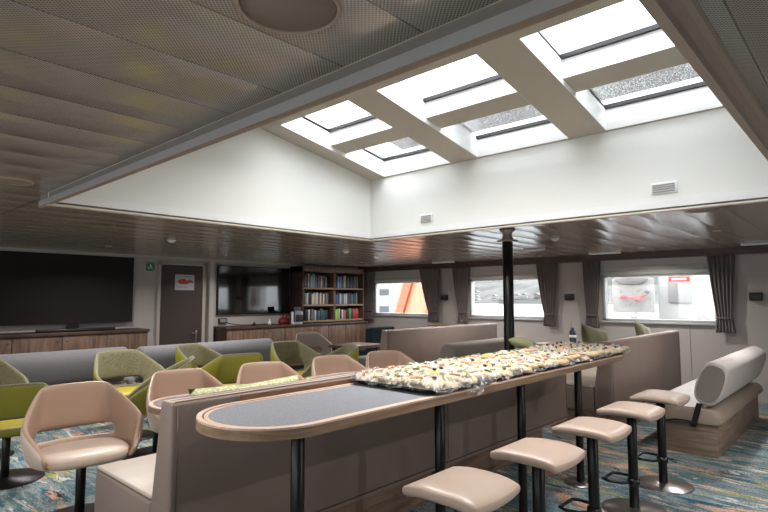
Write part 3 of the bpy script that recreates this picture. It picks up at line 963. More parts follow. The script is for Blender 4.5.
BOOKC = {'blue': (44, 86, 140), 'dark blue': (26, 38, 62), 'white': (186, 186, 182), 'grey': (110, 112, 114), 'black': (26, 26, 28), 'teal': (40, 96, 104), 'cream': (186, 176, 148), 'red': (170, 30, 44), 'green': (76, 140, 60), 'lime': (150, 190, 50), 'brown': (88, 64, 52), 'pale blue': (134, 162, 186), 'orange': (196, 104, 50)}


def book_mesh(name, w_, d_, h_):
    mb = MB()
    mb.m(MATS[name])
    c = 0.003
    mb.box(0, w_, 0, c+0.002, 0, h_, 0.0018).box(0, c, 0.002, d_, 0, h_).box(w_-c, w_, 0.002, d_, 0, h_)
    mb.m(MATS['pages']).box(c, w_-c, 0.004, d_-0.005, 0.004, h_-0.004)
    return mb


mat('pages', (205, 200, 186), 0.8)
for kx, v in BOOKC.items():
    mat(kx, v, 0.5)
comp = [('top left', 7.41, 8.26, 1.742, ['dark blue', 'grey', 'black', 'white', 'grey', 'white', 'pale blue', 'pale blue', 'grey', 'dark blue', 'grey', 'brown', 'cream', 'grey', 'dark blue', 'grey'], 0.30),
        ('top right', 8.34, 9.21, 1.742, ['blue', 'teal', 'white', 'blue', 'pale blue', 'dark blue', 'grey', 'cream', 'grey', 'black', 'grey', 'dark blue', 'dark blue', 'grey', 'black', 'grey', 'dark blue', 'grey'], 0.29),
        ('middle left', 7.41, 8.26, 1.367, ['black', 'grey', 'white', 'black', 'dark blue', 'white', 'cream', 'cream', 'white', 'grey', 'cream', 'brown', 'white', 'brown', 'grey', 'black'], 0.28),
        ('middle right', 8.34, 9.21, 1.367, ['dark blue', 'blue', 'blue', 'white', 'grey', 'teal', 'white', 'white', 'dark blue', 'dark blue', 'black', 'teal', 'black', 'dark blue', 'grey'], 0.27),
        ('bottom left', 7.46, 8.20, 1.017, ['black', 'dark blue', 'white', 'black', 'grey', 'grey', 'cream', 'dark blue', 'teal', 'black', 'teal', 'teal', 'black', 'dark blue'], 0.25),
        ('bottom right', 8.34, 9.21, 1.017, ['lime', 'lime', 'green', 'white', 'dark blue', 'white', 'red', 'orange', 'dark blue', 'black', 'green', 'green', 'dark blue', 'red', 'red', 'red', 'red'], 0.25)]
bk = random.Random(11)
for (nm, x0, x1, z, cols, hh) in comp:
    x = x0+0.01
    step = (x1-x0-0.04)/len(cols)
    for c in cols:
        w_ = step*bk.uniform(0.72, 0.98); h_ = hh*bk.uniform(0.82, 1.0); d_ = bk.uniform(0.17, 0.22)
        if x+w_ > x1-0.015: break
        o = book_mesh(c, w_, d_, h_).build('book', None, None, (x, BY0+0.03+bk.uniform(0, 0.02), z))
        tag(o, '%s book standing in the %s compartment of the bookcase' % (c, nm), 'book', 'books in the %s compartment' % nm)
        x += w_+0.0015+(0.01 if bk.random() < 0.08 else 0)

# ================================================================ CURTAINS AND WALL LAMPS
def curtain(yt0, yt1, yn0, yn1, label, zt=2.144, zn=1.20, zb=0.98):
    """yt: span at the top; yn: span at the tieback"""
    t = empty('curtain', (XW-0.10, (yt0+yt1)/2, zb), label=label, cat='curtain')
    oy = (yt0+yt1)/2
    nf = 6

    def fn(a, b):
        z = zb+(zt-zb)*b
        if z > zn:
            q = (z-zn)/(zt-zn); q = q**0.75
            lo = yn0+(yt0-yn0)*q; hi = yn1+(yt1-yn1)*q
        else:
            q = (zn-z)/(zn-zb)
            e_ = 0.03*math.sqrt(q)
            lo = yn0-e_; hi = yn1+e_
        amp = 0.022*(0.6+0.4*abs(z-zn)/(zt-zn))
        return (amp*math.sin(a*nf*2*PI+0.6*math.sin(z*3)), lo+(hi-lo)*a-oy, z-zb)
    c = MB().grid(fn, 72, 22).build('cloth', CURT, t, recalc=False)
    md = c.modifiers.new('sol', 'SOLIDIFY'); md.thickness = 0.005; md.offset = 0
    MB().tube([(0.035*math.cos(q/16*2*PI), (yn0+yn1)/2-oy+((yn1-yn0)/2+0.012)*math.sin(q/16*2*PI), zn-zb) for q in range(16)], 0.012, 8, closed=True).build('tieback', CURT, t)


curtain(8.93, 9.36, 9.02, 9.33, 'brown curtain tied back left of the orange davit window')
curtain(6.98, 7.56, 7.06, 7.30, 'brown curtain tied back right of the leftmost window')
curtain(6.20, 6.66, 6.30, 6.50, 'brown curtain tied back left of the middle window')
curtain(4.31, 4.73, 4.40, 4.58, 'brown curtain tied back right of the middle window')
curtain(3.52, 3.84, 3.60, 3.79, 'brown curtain tied back left of the rightmost window')
curtain(1.53, 1.90, 1.60, 1.80, 'brown curtain tied back right of the rightmost window')
for y, lab in ((6.91, 'black wall lamp between left and middle windows'), (4.12, 'black wall lamp between middle and rightmost windows'), (1.31, 'black wall lamp right of the rightmost curtain')):
    t = empty('wall_lamp', (XW, y, 1.46), label=lab, cat='wall lamp')
    MB().box(-0.09, -0.012, -0.08, 0.08, 0, 0.12, 0.01).build('lamp_shade', BLACKP, t)
    MB().box(-0.012, 0, -0.05, 0.05, 0.02, 0.10).build('wall_plate', BLACK, t)


# ================================================================ SEATING
TAUPE_LIT = mat('pale_taupe_leather', (184, 164, 150), 0.4, var=0.04, scale=5)


def sofa(name, L_, h, depth, loc, rz, label, cat='sofa', group=None, mat_=TAUPE, seatm=SEATL, cut=0.0):
    t = empty(name, loc, rz, label, cat, group)
    hx = L_/2
    bk_ = MB().xprism([(0, 0.24), (0.0, h-0.0), (0.12, h), (0.20, 0.50), (0.20, 0.24)], -hx, hx, 0.018, seg=3)
    bo = bk_.build('backrest', mat_, t)
    MB().box(-hx+0.006, hx-0.006, 0.010, 0.112, h-0.004, h+0.003, 0.003).build('top_cap', TAUPE_LIT, t)  # light from above put into a paler strip on the taupe back
    pb = MB()
    for y_ in (0.012, 0.06, 0.108):
        pb.tube([(-hx+0.02, y_, h+0.002), (hx-0.02, y_, h+0.002)], 0.0028, 6)
    for sx in (-1, 1):
        pb.tube([(sx*(hx-0.03), -0.001, 0.27), (sx*(hx-0.03), -0.001, h-0.02)], 0.003, 6)
    pb.build('piping', TAUPED, bo)
    MB().box(-hx, hx-cut, 0.203, depth, 0.24, 0.50, 0.02, 3).build('seat', mat_, t)
    sp_ = MB().box(-hx+0.004, hx-0.004-cut, 0.205, depth-0.006, 0.502, 0.525, 0.011, 3).build('seat_pad', seatm, t)
    MB().box(-hx+0.03, hx-0.12-max(0, cut-0.08), 0.03, depth-0.12, 0.0, 0.238).build('plinth', WALNUTX, t)
    MB().box(-hx+0.005, hx-0.005, 0.006, 0.03, 0.215, 0.238).build('ledge', TAUPE, t)
    return t


sofa('sofa', 2.17, 1.0, 0.93, (2.315, 2.50, 0), 0, 'taupe leather sofa behind the near end of the bar table')
sofa('sofa', 2.20, 1.0, 0.93, (4.52, 2.50, 0), 0, 'taupe leather sofa behind the tray laden half of the bar table', cut=0.50)
sofa('sofa', 2.75, 1.02, 0.85, (7.39, 2.17, 0), 0, 'taupe leather sofa under the rightmost window, olive cushions on it')
sofa('sofa', 3.06, 1.03, 0.85, (7.35, 5.28, 0), 0, 'taupe leather sofa seen from behind below the middle window')


BENCHW = wood('weathered_oak_base', (112, 92, 80), (146, 124, 108), (1.1, 1.1, 11))
BENCHL = mat('bench_leather', (156, 140, 126), 0.36, var=0.08, scale=5, bump=0.08, bscale=160)


def bench(L_, loc, rz, label, side, fab, endm, top, ztop=0.90, strap=True, base=None, flip=1, bl0=None):
    """wooden box bench with a seat slab and a tilted oval bolster; bolster along one long edge"""
    base = base or BENCHW
    t = empty('bench', loc, rz, label, 'bench')
    hx = L_/2
    MB().box(-hx+0.04, hx-0.03, 0.02, 0.52, 0, 0.30, 0.003).build('base', base, t)
    # seat slab with rounded edge on the bolster side
    MB().xprism([(-0.03, 0.325), (-0.03, 0.375), (-0.005, 0.415), (0.04, 0.437), (0.10, 0.445), (0.64, 0.445), (0.65, 0.435), (0.65, 0.305), (0.0, 0.305)], -hx, hx, 0.006).build('seat', side, t)
    MB().box(-hx+0.01, hx-0.01, 0.17, 0.63, 0.447, 0.458, 0.005).build('seat_pad', top, t)
    # bolster
    n = 28; pts = []
    cy, ra, rb2, tilt = 0.055, 0.122, 0.215, 0.34*flip
    cz = 0.458+0.225
    for k in range(n):
        a = 2*PI*k/n
        ca, sa = math.cos(a), math.sin(a)
        ex = 0.72
        px_ = ra*math.copysign(abs(ca)**ex, ca); pz_ = rb2*math.copysign(abs(sa)**ex, sa)
        pts.append((cy+px_*math.cos(tilt)-pz_*math.sin(tilt), cz+px_*math.sin(tilt)+pz_*math.cos(tilt)))
    b0 = -hx+0.03; b1 = hx-0.03
    mb = MB(); mb.m(fab)
    rings = []
    prof = [(0.0, 0.84), (0.006, 0.93), (0.02, 0.985), (0.04, 1.0)]
    cols = [(b0+d_, s_) for d_, s_ in prof]+[(b1-d_, s_) for d_, s_ in prof[::-1]]
    for (x, s_) in cols:
        rings.append([mb.bm.verts.new((x, cy+(y-cy)*s_, cz+(z-cz)*s_)) for y, z in pts])
    for a, b in zip(rings, rings[1:]):
        for k in range(n):
            mb.bm.faces.new((a[k], a[(k+1) % n], b[(k+1) % n], b[k]))
    mb._tag(0, True)
    n0 = len(mb.bm.faces)
    mb.m(endm)
    f1 = mb.bm.faces.new(rings[0][::-1]); f2 = mb.bm.faces.new(rings[-1])
    f1.material_index = f2.material_index = mb.mats.index(endm)
    bo = mb.build('bolster', None, t)
    if strap:
        for xx in ((-hx-0.006),):
            st = MB()
            st.xprism([(0.12, 0.50), (0.17, 0.50), (0.235, 0.27), (0.185, 0.27)], -hx-0.014, -hx-0.004, smooth=False)
            st.build('strap', BLACKP, t)
            MB().tube([(xx-0.004, 0.17, 0.30), (xx-0.02, 0.25, 0.325), (xx-0.02, 0.36, 0.325), (xx-0.01, 0.44, 0.30)], 0.008, 8).build('buckle', BLACK, t)
    return t


bench(2.42, (7.08, 1.16, 0), 0, 'wooden bench with light grey bolster and black strap, right of the stools', BENCHL, GREYL, GREYE, SEATG)
bench(2.15, (6.95, 4.26, 0), 0, 'bench with taupe grey bolster behind the food trays, before the pillar', TAUPE, GREYE, GREYE, SEATL, strap=False)
bench(1.75, (1.99, 7.0, 0), PI*0, 'grey wool bolster bench before the large screen, left one of two', TAUPE, GREYF, GREYF, GREYF, strap=False)
bench(2.05, (3.92, 6.86, 0), PI*0, 'grey wool bolster bench before the dark door, right one of two', TAUPE, GREYF, GREYF, GREYF, strap=False)


# ---- armchairs
def shell(inner, outer, rim):
    half_b = [(-0.215, 0.25, 0.435), (-0.27, 0.10, 0.42), (-0.275, 0.02, 0.42), (-0.24, -0.17, 0.42), (-0.19, -0.22, 0.42), (-0.08, -0.235, 0.42)]
    half_t = [(-0.235, 0.285, 0.50), (-0.332, 0.12, 0.655), (-0.342, 0.04, 0.695), (-0.218, -0.262, 0.868), (-0.185, -0.288, 0.885), (-0.07, -0.30, 0.888)]
    B = half_b+[(-x, y, z) for x, y, z in half_b[::-1]]
    Tt = half_t+[(-x, y, z) for x, y, z in half_t[::-1]]
    mb = MB()
    for m_ in (outer, inner, rim):
        mb.m(m_)
    mb.m(outer)
    rows = [0.0, 0.18, 0.325, 0.7, 1.0]
    g = []
    for b, t in zip(B, Tt):
        b = Vector(b); t = Vector(t)
        col = []
        for q in rows:
            v = b.lerp(t, q)
            # outward bulge
            bul = math.sin(q*PI)*0.022
            d = Vector((v.x, v.y, 0)).normalized()
            col.append(mb.bm.verts.new(v+d*bul))
        g.append(col)
    n = len(g)
    for i in range(n-1):
        for j in range(len(rows)-1):
            if j == 1 and 3 <= i <= n-5:
                continue
            mb.bm.faces.new((g[i][j], g[i+1][j], g[i+1][j+1], g[i][j+1]))
    mb._tag(0, True)
    return mb


def armchair(name, inner, outer, rim, seatm, label, loc, rz, post=BLACK, dz=0.0):
    t = empty(name, loc, rz, label, 'armchair')
    s_ = shell(inner, outer, rim).build('shell', None, t, (0, 0, dz))
    md = s_.modifiers.new('sol', 'SOLIDIFY'); md.thickness = 0.042; md.offset = 0.0; md.material_offset = 1; md.material_offset_rim = 2
    subs(s_, 2)
    sb = MB()
    poly = [(-0.215, -0.19), (0.215, -0.19), (0.265, -0.02), (0.262, 0.15), (0.235, 0.285), (-0.235, 0.285), (-0.262, 0.15), (-0.265, -0.02)]
    n0 = 0
    lev = [(0.80, 0.395), (0.97, 0.41), (1.0, 0.45), (0.985, 0.478), (0.86, 0.492)]
    rr = [[sb.bm.verts.new((x*s2, 0.03+(y-0.03)*s2, z+(0.012 if y > 0.2 and z > 0.44 else 0)*0)) for x, y in poly] for s2, z in lev]
    for a, b in zip(rr, rr[1:]):
        for k in range(8):
            sb.bm.faces.new((a[k], a[(k+1) % 8], b[(k+1) % 8], b[k]))
    sb.bm.faces.new(rr[0][::-1])
    c = sb.bm.verts.new((0, 0.03, 0.490))
    for k in range(8):
        sb.bm.faces.new((rr[-1][k], rr[-1][(k+1) % 8], c))
    sb.m(seatm); sb._tag(0, True)
    so = sb.build('seat', None, t, (0, 0, dz+0.008)); subs(so, 2)
    MB().cyl(0, 0, 0.012, 0.412+dz, 0.03, 20).build('post', post, t)
    MB().lathe([(0, 0.0), (0.27, 0.0), (0.275, 0.004), (0.27, 0.010), (0.06, 0.014), (0.035, 0.03), (0, 0.03)], n=40).build('base', BLACK, t)
    return t


D = math.radians
C1 = armchair('armchair', BEIGE, BEIGE, BEIGE2, BEIGE, 'beige leather armchair nearest the camera, full front in view', (1.375, 4.08, 0), D(180-7))
C1.scale = (1.05, 1.05, 1.0)


def ch(src, x, y, rz, label):
    return copy_tree(src, (x, y, 0), D(rz), label)


C2 = armchair('armchair', BEIGE, BEIGE, BEIGE2, BEIGE, 'beige leather armchair behind the nearest oval table', (2.34, 4.44, 0), D(180-8))
C2.scale = (1.05, 1.05, 0.97)
ch(C2, 3.15, 4.36, 180-16, 'beige leather armchair between the two oval tables')
ch(C2, 4.05, 4.32, 180-14, 'beige leather armchair behind the second oval table')
ch(C2, 4.80, 4.24, 180-22, 'beige leather armchair at the far end, next to the food trays')
G1 = armchair('armchair', OLIVEF, LIME, OLIVEF, YEL, 'mottled olive armchair facing the camera before the left grey bench', (2.50, 6.10, 0), D(180+2))
G1.scale = (1.08, 1.08, 1.04)
_c0 = ch(G1, 1.24, 5.42, -8, 'olive and lime armchair cut by the left picture edge, its back to the camera')
_c0.scale = (1.05, 1.05, 0.93)
ch(G1, 1.22, 6.35, 185, 'mottled olive armchair mostly hidden behind the left edge one')
ch(G1, 2.42, 5.22, 62, 'lime backed armchair with its side to the camera, behind the beige row')
ch(G1, 3.56, 6.42-0.1, 205, 'small looking olive armchair between left bench and door')
ch(G1, 3.30, 5.34, -12, 'lime green armchair with its smooth back to the camera, centre left')
ch(G1, 4.55, 5.72, 180, 'mottled olive armchair facing the camera at the right end of the grey bench')
ch(G1, 4.50, 5.06, 62, 'lime sided armchair between the two right beige armchairs')
T1 = armchair('armchair', BROWNF, TEALF, TEALF, TEALF, 'dark teal armchair in front of the sideboard', (6.28, 7.5, 0), D(160))


# ---- round tables behind the sofas
def oval_table(x0, x1, y0, y1, label):
    cx, cy = (x0+x1)/2, (y0+y1)/2
    t = empty('oval_table', (cx, cy, 0), label=label, cat='table')
    a = lambda i: stadium(x0-cx, x1-cx, y0-cy, y1-cy, i)
    MB().prism(a(0.0), 0.695, 0.735).build('tabletop', OAK, t)
    MB().ring(a(0.0), a(0.03), 0.7352, 0.742).build('lip', OAKP, t)
    MB().prism(a(0.05), 0.7352, 0.739).build('inlay', FELT, t)
    MB().cyl(0, 0, 0.012, 0.694, 0.035).build('post', BLACK, t)
    MB().lathe([(0, 0.0), (0.30, 0.0), (0.30, 0.008), (0.05, 0.014), (0, 0.014)], n=40).build('base', BLACK, t)


oval_table(1.72, 2.62, 3.46, 4.10, 'oval grey topped table beyond the near sofa end')
oval_table(3.18, 4.08, 3.46, 4.10, 'oval grey topped table behind the sofa, closer to the food')
lw = empty('side_table', (6.40, 6.52, 0), label='low brown wooden table near the dark armchair and sofa', cat='table')
MB().box(-0.35, 0.35, -0.3, 0.3, 0.68, 0.73, 0.006).build('top', WALNUTD, lw)
for sx in (-0.28, 0.28):
    for sy in (-0.24, 0.24):
        MB().box(sx-0.025, sx+0.025, sy-0.025, sy+0.025, 0, 0.68).build('leg', WALNUTD, lw)
pf = empty('pouf', (5.52, 5.30, 0), label='grey green block seat beside the far beige armchair', cat='pouf')
MB().box(-0.22, 0.22, -0.22, 0.22, 0.03, 0.68, 0.03, 3).build('cushion', GREENG, pf)
MB().box(-0.18, 0.18, -0.18, 0.18, 0, 0.03).build('foot', BLACK, pf)
dsf = empty('lounge_chair', (8.05, 7.75, 0), rz=D(0), label='dark teal lounge chair in the corner under the leftmost window', cat='chair')
MB().box(-0.36, 0.36, -0.35, -0.15, 0.25, 0.93, 0.05, 3).build('backrest', TEALF, dsf)
MB().box(-0.36, 0.36, -0.148, 0.4, 0.22, 0.48, 0.05, 3).build('seat', TEALF, dsf)
MB().box(-0.3, 0.3, -0.3, 0.35, 0, 0.218).build('base', BLACK, dsf)

# low walnut unit on the right edge
lu = empty('low_cabinet', (9.0, 0.35, 0), label='low dark walnut cabinet behind the bench at the right edge', cat='cabinet')
MB().box(-0.35, 0.48, -0.6, 0.68, 0.0, 0.50).build('body', WALNUTX, lu)
MB().box(-0.37, 0.49, -0.62, 0.70, 0.50, 0.53, 0.004).build('top', BLACK, lu)


# ---- cushions
def cushion(w_, h_, th, mt, label, loc, rot, edge=None):
    t = MB()

    def sf(sgn):
        def fn(a, b):
            x = (a-0.5)*2; y = (b-0.5)*2
            pinch = 1-0.07*(1-x*x)*0-0.06*(1-abs(x))*abs(y)-0.06*(1-abs(y))*abs(x)
            z = sgn*th/2*max(0, (1-x**4))**0.6*max(0, (1-y**4))**0.6+0.004*math.sin(7*x+3*y)
            return (x*w_/2*pinch, y*h_/2*pinch, z)
        return fn
    t.grid(sf(1), 16, 16); t.grid(sf(-1), 16, 16)
    bmesh.ops.remove_doubles(t.bm, verts=list(t.bm.verts), dist=0.0008)
    o = t.build('cushion', mt, None, loc)
    o.rotation_euler = rot
    tag(o, label, 'cushion')
    return o


PALEG = fabric('pale_green_pattern', (182, 186, 130), 0.25, 60, (214, 214, 176))
OLIVEC = mat('olive_velvet', (98, 94, 58), 0.7, var=0.12, scale=7, sheen=0.3)
cushion(0.78, 0.50, 0.14, PALEG, 'pale green patterned cushion leaning behind the near sofa back', (1.90, 2.80, 0.755), (D(70), 0, 0))
cushion(0.46, 0.46, 0.15, OLIVEC, 'olive cushion on the sofa under the rightmost window, left one', (6.60, 2.56, 0.93), (D(72), D(14), D(-18)))
cushion(0.40, 0.40, 0.13, OLIVEC, 'olive cushion on the sofa under the rightmost window, right one', (8.45, 2.56, 0.93), (D(72), D(16), D(-10)))
cushion(0.30, 0.26, 0.09, mat('sage_cloth', (138, 140, 102), 0.85, var=0.1, scale=9), 'sage green cushion lying just behind the food trays', (4.86, 2.60, 1.055), (D(12), D(6), D(20)))

# ---- tall glass, bottle near the sofa
def bottle(x, y, z, h, lab, m_=None):
    t = empty('water_jug', (x, y, z), label=lab, cat='jug')
    MB().lathe([(0, 0), (0.05, 0), (0.055, 0.02), (0.055, h*0.75), (0.035, h*0.9), (0.035, h), (0.03, h), (0.03, h*0.9), (0.05, h*0.74), (0.048, 0.02), (0, 0.015)], n=20).build('body', m_, t)
    MB().lathe([(0.0, h*0.55), (0.0555, h*0.55), (0.0560, h*0.4), (0, h*0.4)], n=20).build('label_band', WHITE, t)


# ================================================================ BAR TABLE
bt = empty('bar_table', (3.35, 2.105, 0), label='long counter height table with grey felt top along the stools', cat='bar table')
bx0, bx1, by0, by1 = 1.19-3.35, 5.50-3.35, 1.77-2.105, 2.445-2.105
S_ = lambda i: stadium(bx0, bx1, by0, by1, i, rad=0.33)
MB().prism(S_(0.0), 0.925, 0.965).build('tabletop', WALNUTX if False else OAK, bt)
MB().ring(S_(0.002), S_(0.026), 0.9655, 0.974).build('lip', OAKP, bt)
MB().ring(S_(0.034), S_(0.052), 0.9655, 0.971).build('inner_lip', OAKP, bt)
MB().ring(S_(0.027), S_(0.033), 0.9655, 0.967).build('groove', WALNUTD, bt)
MB().prism(S_(0.054), 0.9655, 0.970).build('inlay', FELT, bt)
MB().box(1.58-3.35, 5.38-3.35, by1+0.003, by1+0.022, 0.93, 1.0, 0.002).build('upstand', wood('brown_upstand', (98, 66, 46), (128, 92, 68), (1, 12, 12)), bt)
for x in (1.48, 2.49, 3.43, 4.39):
    lg = MB().cyl(x-3.35, 1.86-2.105, 0.012, 0.924, 0.030, 20).build('leg', BLACK, bt)
    MB().lathe([(0, 0), (0.13, 0), (0.13, 0.008), (0.035, 0.012), (0, 0.012)], (x-3.35, 1.86-2.105, 0), n=32).build('foot_plate', CHROME, lg)


# ---- bar stools
def stool():
    t = empty('bar_stool', (0, 0, 0), cat='bar stool')
    sb = MB()
    n = 12

    def top(a, b, dz, s_=1.0):
        x = (a-0.5)*2; y = (b-0.5)*2
        # squircle mapping
        xx = x*math.sqrt(max(0, 1-0.13*y*y)); yy = y*math.sqrt(max(0, 1-0.13*x*x))
        z = 0.729-0.022*yy*yy*abs(yy)+0.004*xx*xx-0.010*(max(abs(x), abs(y))**8)
        return (xx*0.187*s_, yy*0.187*s_, z+dz)
    sb.grid(lambda a, b: top(a, b, 0), n, n)
    sb.grid(lambda a, b: top(a, b, -0.046, 0.93), n, n)
    # side band
    def edge(k, dz, s_):
        k = k % (4*n)
        if k < n: a, b = k/n, 0
        elif k < 2*n: a, b = 1, (k-n)/n
        elif k < 3*n: a, b = 1-(k-2*n)/n, 1
        else: a, b = 0, 1-(k-3*n)/n
        return top(a, b, dz, s_)
    prev = None
    lv = [(0, 1.0), (-0.006, 1.022), (-0.020, 1.032), (-0.034, 1.015), (-0.046, 0.93)]
    rings = [[sb.bm.verts.new(edge(k, dz, s_)) for k in range(4*n)] for dz, s_ in lv]
    for a, b in zip(rings, rings[1:]):
        for k in range(4*n):
            sb.bm.faces.new((a[k], a[(k+1) % (4*n)], b[(k+1) % (4*n)], b[k]))
    bmesh.ops.remove_doubles(sb.bm, verts=list(sb.bm.verts), dist=0.0005)
    sb.m(STOOLL); sb._tag(0, True)
    sb.build('seat', None, t)
    MB().box(-0.11, 0.11, -0.11, 0.11, 0.660, 0.690, 0.004).build('mounting_plate', BLACK, t)
    MB().cyl(0, 0, 0.012, 0.660, 0.033, 22).build('post', BLACK, t)
    MB().lathe([(0, 0.0), (0.215, 0.0), (0.218, 0.004), (0.213, 0.008), (0.06, 0.016), (0.036, 0.022), (0, 0.022)], n=48).build('base', CHROME, t)
    fr = MB()
    fr.tube([(-0.03, 0.0, 0.20), (-0.10, 0.05, 0.20), (-0.11, 0.14, 0.20), (-0.09, 0.18, 0.20), (0.09, 0.18, 0.20), (0.11, 0.14, 0.20), (0.10, 0.05, 0.20), (0.03, 0.0, 0.20)], 0.011, 10)
    fr.lathe([(0.034, 0.18), (0.042, 0.18), (0.042, 0.22), (0.034, 0.22)], n=20)
    fr.build('footrest', BLACK, t)
    return t


st0 = stool()
SL_ = ['farthest beige bar stool, beside the wooden bench', 'second beige bar stool counting from the wooden bench', 'middle beige bar stool of the row of five', 'second beige bar stool counting from the camera', 'nearest beige bar stool, cut by the bottom edge of the picture']
for k, x in enumerate((4.80, 4.10, 3.38, 2.66, 1.96)):
    o = st0 if k == 0 else copy_tree(st0)
    o.location = (x, 1.352, 0); o['label'] = SL_[k]; o['group'] = 'bar stools along the bar table'

# ================================================================ FOOD TRAYS
BREAD = mat('bread', (206, 178, 138), 0.8, var=0.15, scale=30)
CREAM = mat('cream_spread', (206, 188, 154), 0.6, var=0.08, scale=40)
HAM = mat('smoked_salmon', (212, 164, 128), 0.5, var=0.15, scale=40)
EGG = mat('egg_yellow', (216, 172, 74), 0.6, var=0.1, scale=40)
LEAF = mat('salad_leaf', (138, 150, 70), 0.6, var=0.2, scale=40)
OLV = mat('dark_olive', (40, 38, 30), 0.35)
BED = mat('pale_salad', (206, 196, 158), 0.7, var=0.35, scale=38)
TRAYM = mat('black_tray_plastic', (30, 31, 36), 0.3)


def film_material():
    m = bpy.data.materials.new('cling_film'); m.use_nodes = True
    nt = m.node_tree; N = nt.nodes; L = nt.links
    for n in list(N): N.remove(n)
    out = N.new('ShaderNodeOutputMaterial'); mx = N.new('ShaderNodeMixShader')
    t = N.new('ShaderNodeBsdfTransparent'); g = N.new('ShaderNodeBsdfPrincipled')
    g.inputs['Base Color'].default_value = (0.86, 0.86, 0.87, 1); g.inputs['Roughness'].default_value = 0.12
    tc = N.new('ShaderNodeTexCoord'); n1 = N.new('ShaderNodeTexNoise'); n1.inputs['Scale'].default_value = 15; n1.inputs['Detail'].default_value = 3; n1.inputs['Distortion'].default_value = 2.0
    L.new(tc.outputs['Object'], n1.inputs['Vector'])
    cr = N.new('ShaderNodeValToRGB'); cr.color_ramp.elements[0].position = 0.48; cr.color_ramp.elements[1].position = 0.66
    cr.color_ramp.elements[0].color = (0.10, 0.10, 0.10, 1); cr.color_ramp.elements[1].color = (0.68, 0.68, 0.68, 1)
    L.new(n1.outputs[0], cr.inputs[0]); L.new(cr.outputs[0], mx.inputs[0])
    bp = N.new('ShaderNodeBump'); bp.inputs['Strength'].default_value = 0.6; bp.inputs['Distance'].default_value = 0.015
    L.new(n1.outputs[0], bp.inputs['Height']); L.new(bp.outputs[0], g.inputs['Normal'])
    L.new(t.outputs[0], mx.inputs[1]); L.new(g.outputs[0], mx.inputs[2]); L.new(mx.outputs[0], out.inputs[0])
    return m


FILM = film_material()


def sandwich(top_m, garnish):
    t = empty('open_sandwich', (0, 0, -50), cat='sandwich')
    mb = MB()
    poly = []
    rr = random.Random(hash(top_m.name) % 1000 if False else len(top_m.name))
    for k in range(14):
        a = 2*PI*k/14
        q = 1/(abs(math.cos(a))**3.2+abs(math.sin(a))**3.2)**(1/3.2)
        poly.append((0.055*q*math.cos(a), 0.042*q*math.sin(a)))
    mb.prism(poly, 0, 0.018, True).build('bread', BREAD, t)
    mb = MB()

    def fn(a, b):
        th = 2*PI*a; rad = b
        q = 1/(abs(math.cos(th))**3+abs(math.sin(th))**3)**(1/3)
        w_ = 1+0.12*math.sin(5*th+1)
        return (0.05*q*w_*rad*math.cos(th), 0.039*q*w_*rad*math.sin(th), 0.0185+0.012*(1-rad**3)+0.005*math.sin(9*th)*rad)
    mb.grid(fn, 28, 5).build('topping', top_m, t, recalc=True)
    mb = MB()
    if garnish == 'olive':
        mb.lathe([(0, -0.008), (0.008, -0.006), (0.011, 0), (0.008, 0.007), (0, 0.009)], (0.012, 0.004, 0.038), n=12).build('olive', OLV, t)
    elif garnish == 'leaf':
        mb.grid(lambda a, b: (-0.03+0.06*a, -0.012+0.03*b*math.sin(PI*a+0.1), 0.033+0.010*math.sin(6*a+3*b)), 10, 5).build('leaf', LEAF, t)
    else:
        mb.tube([(-0.03, -0.01, 0.034), (-0.01, 0.012, 0.040), (0.015, -0.006, 0.040), (0.032, 0.01, 0.034)], 0.007, 8).build('strip', HAM, t)
    return t


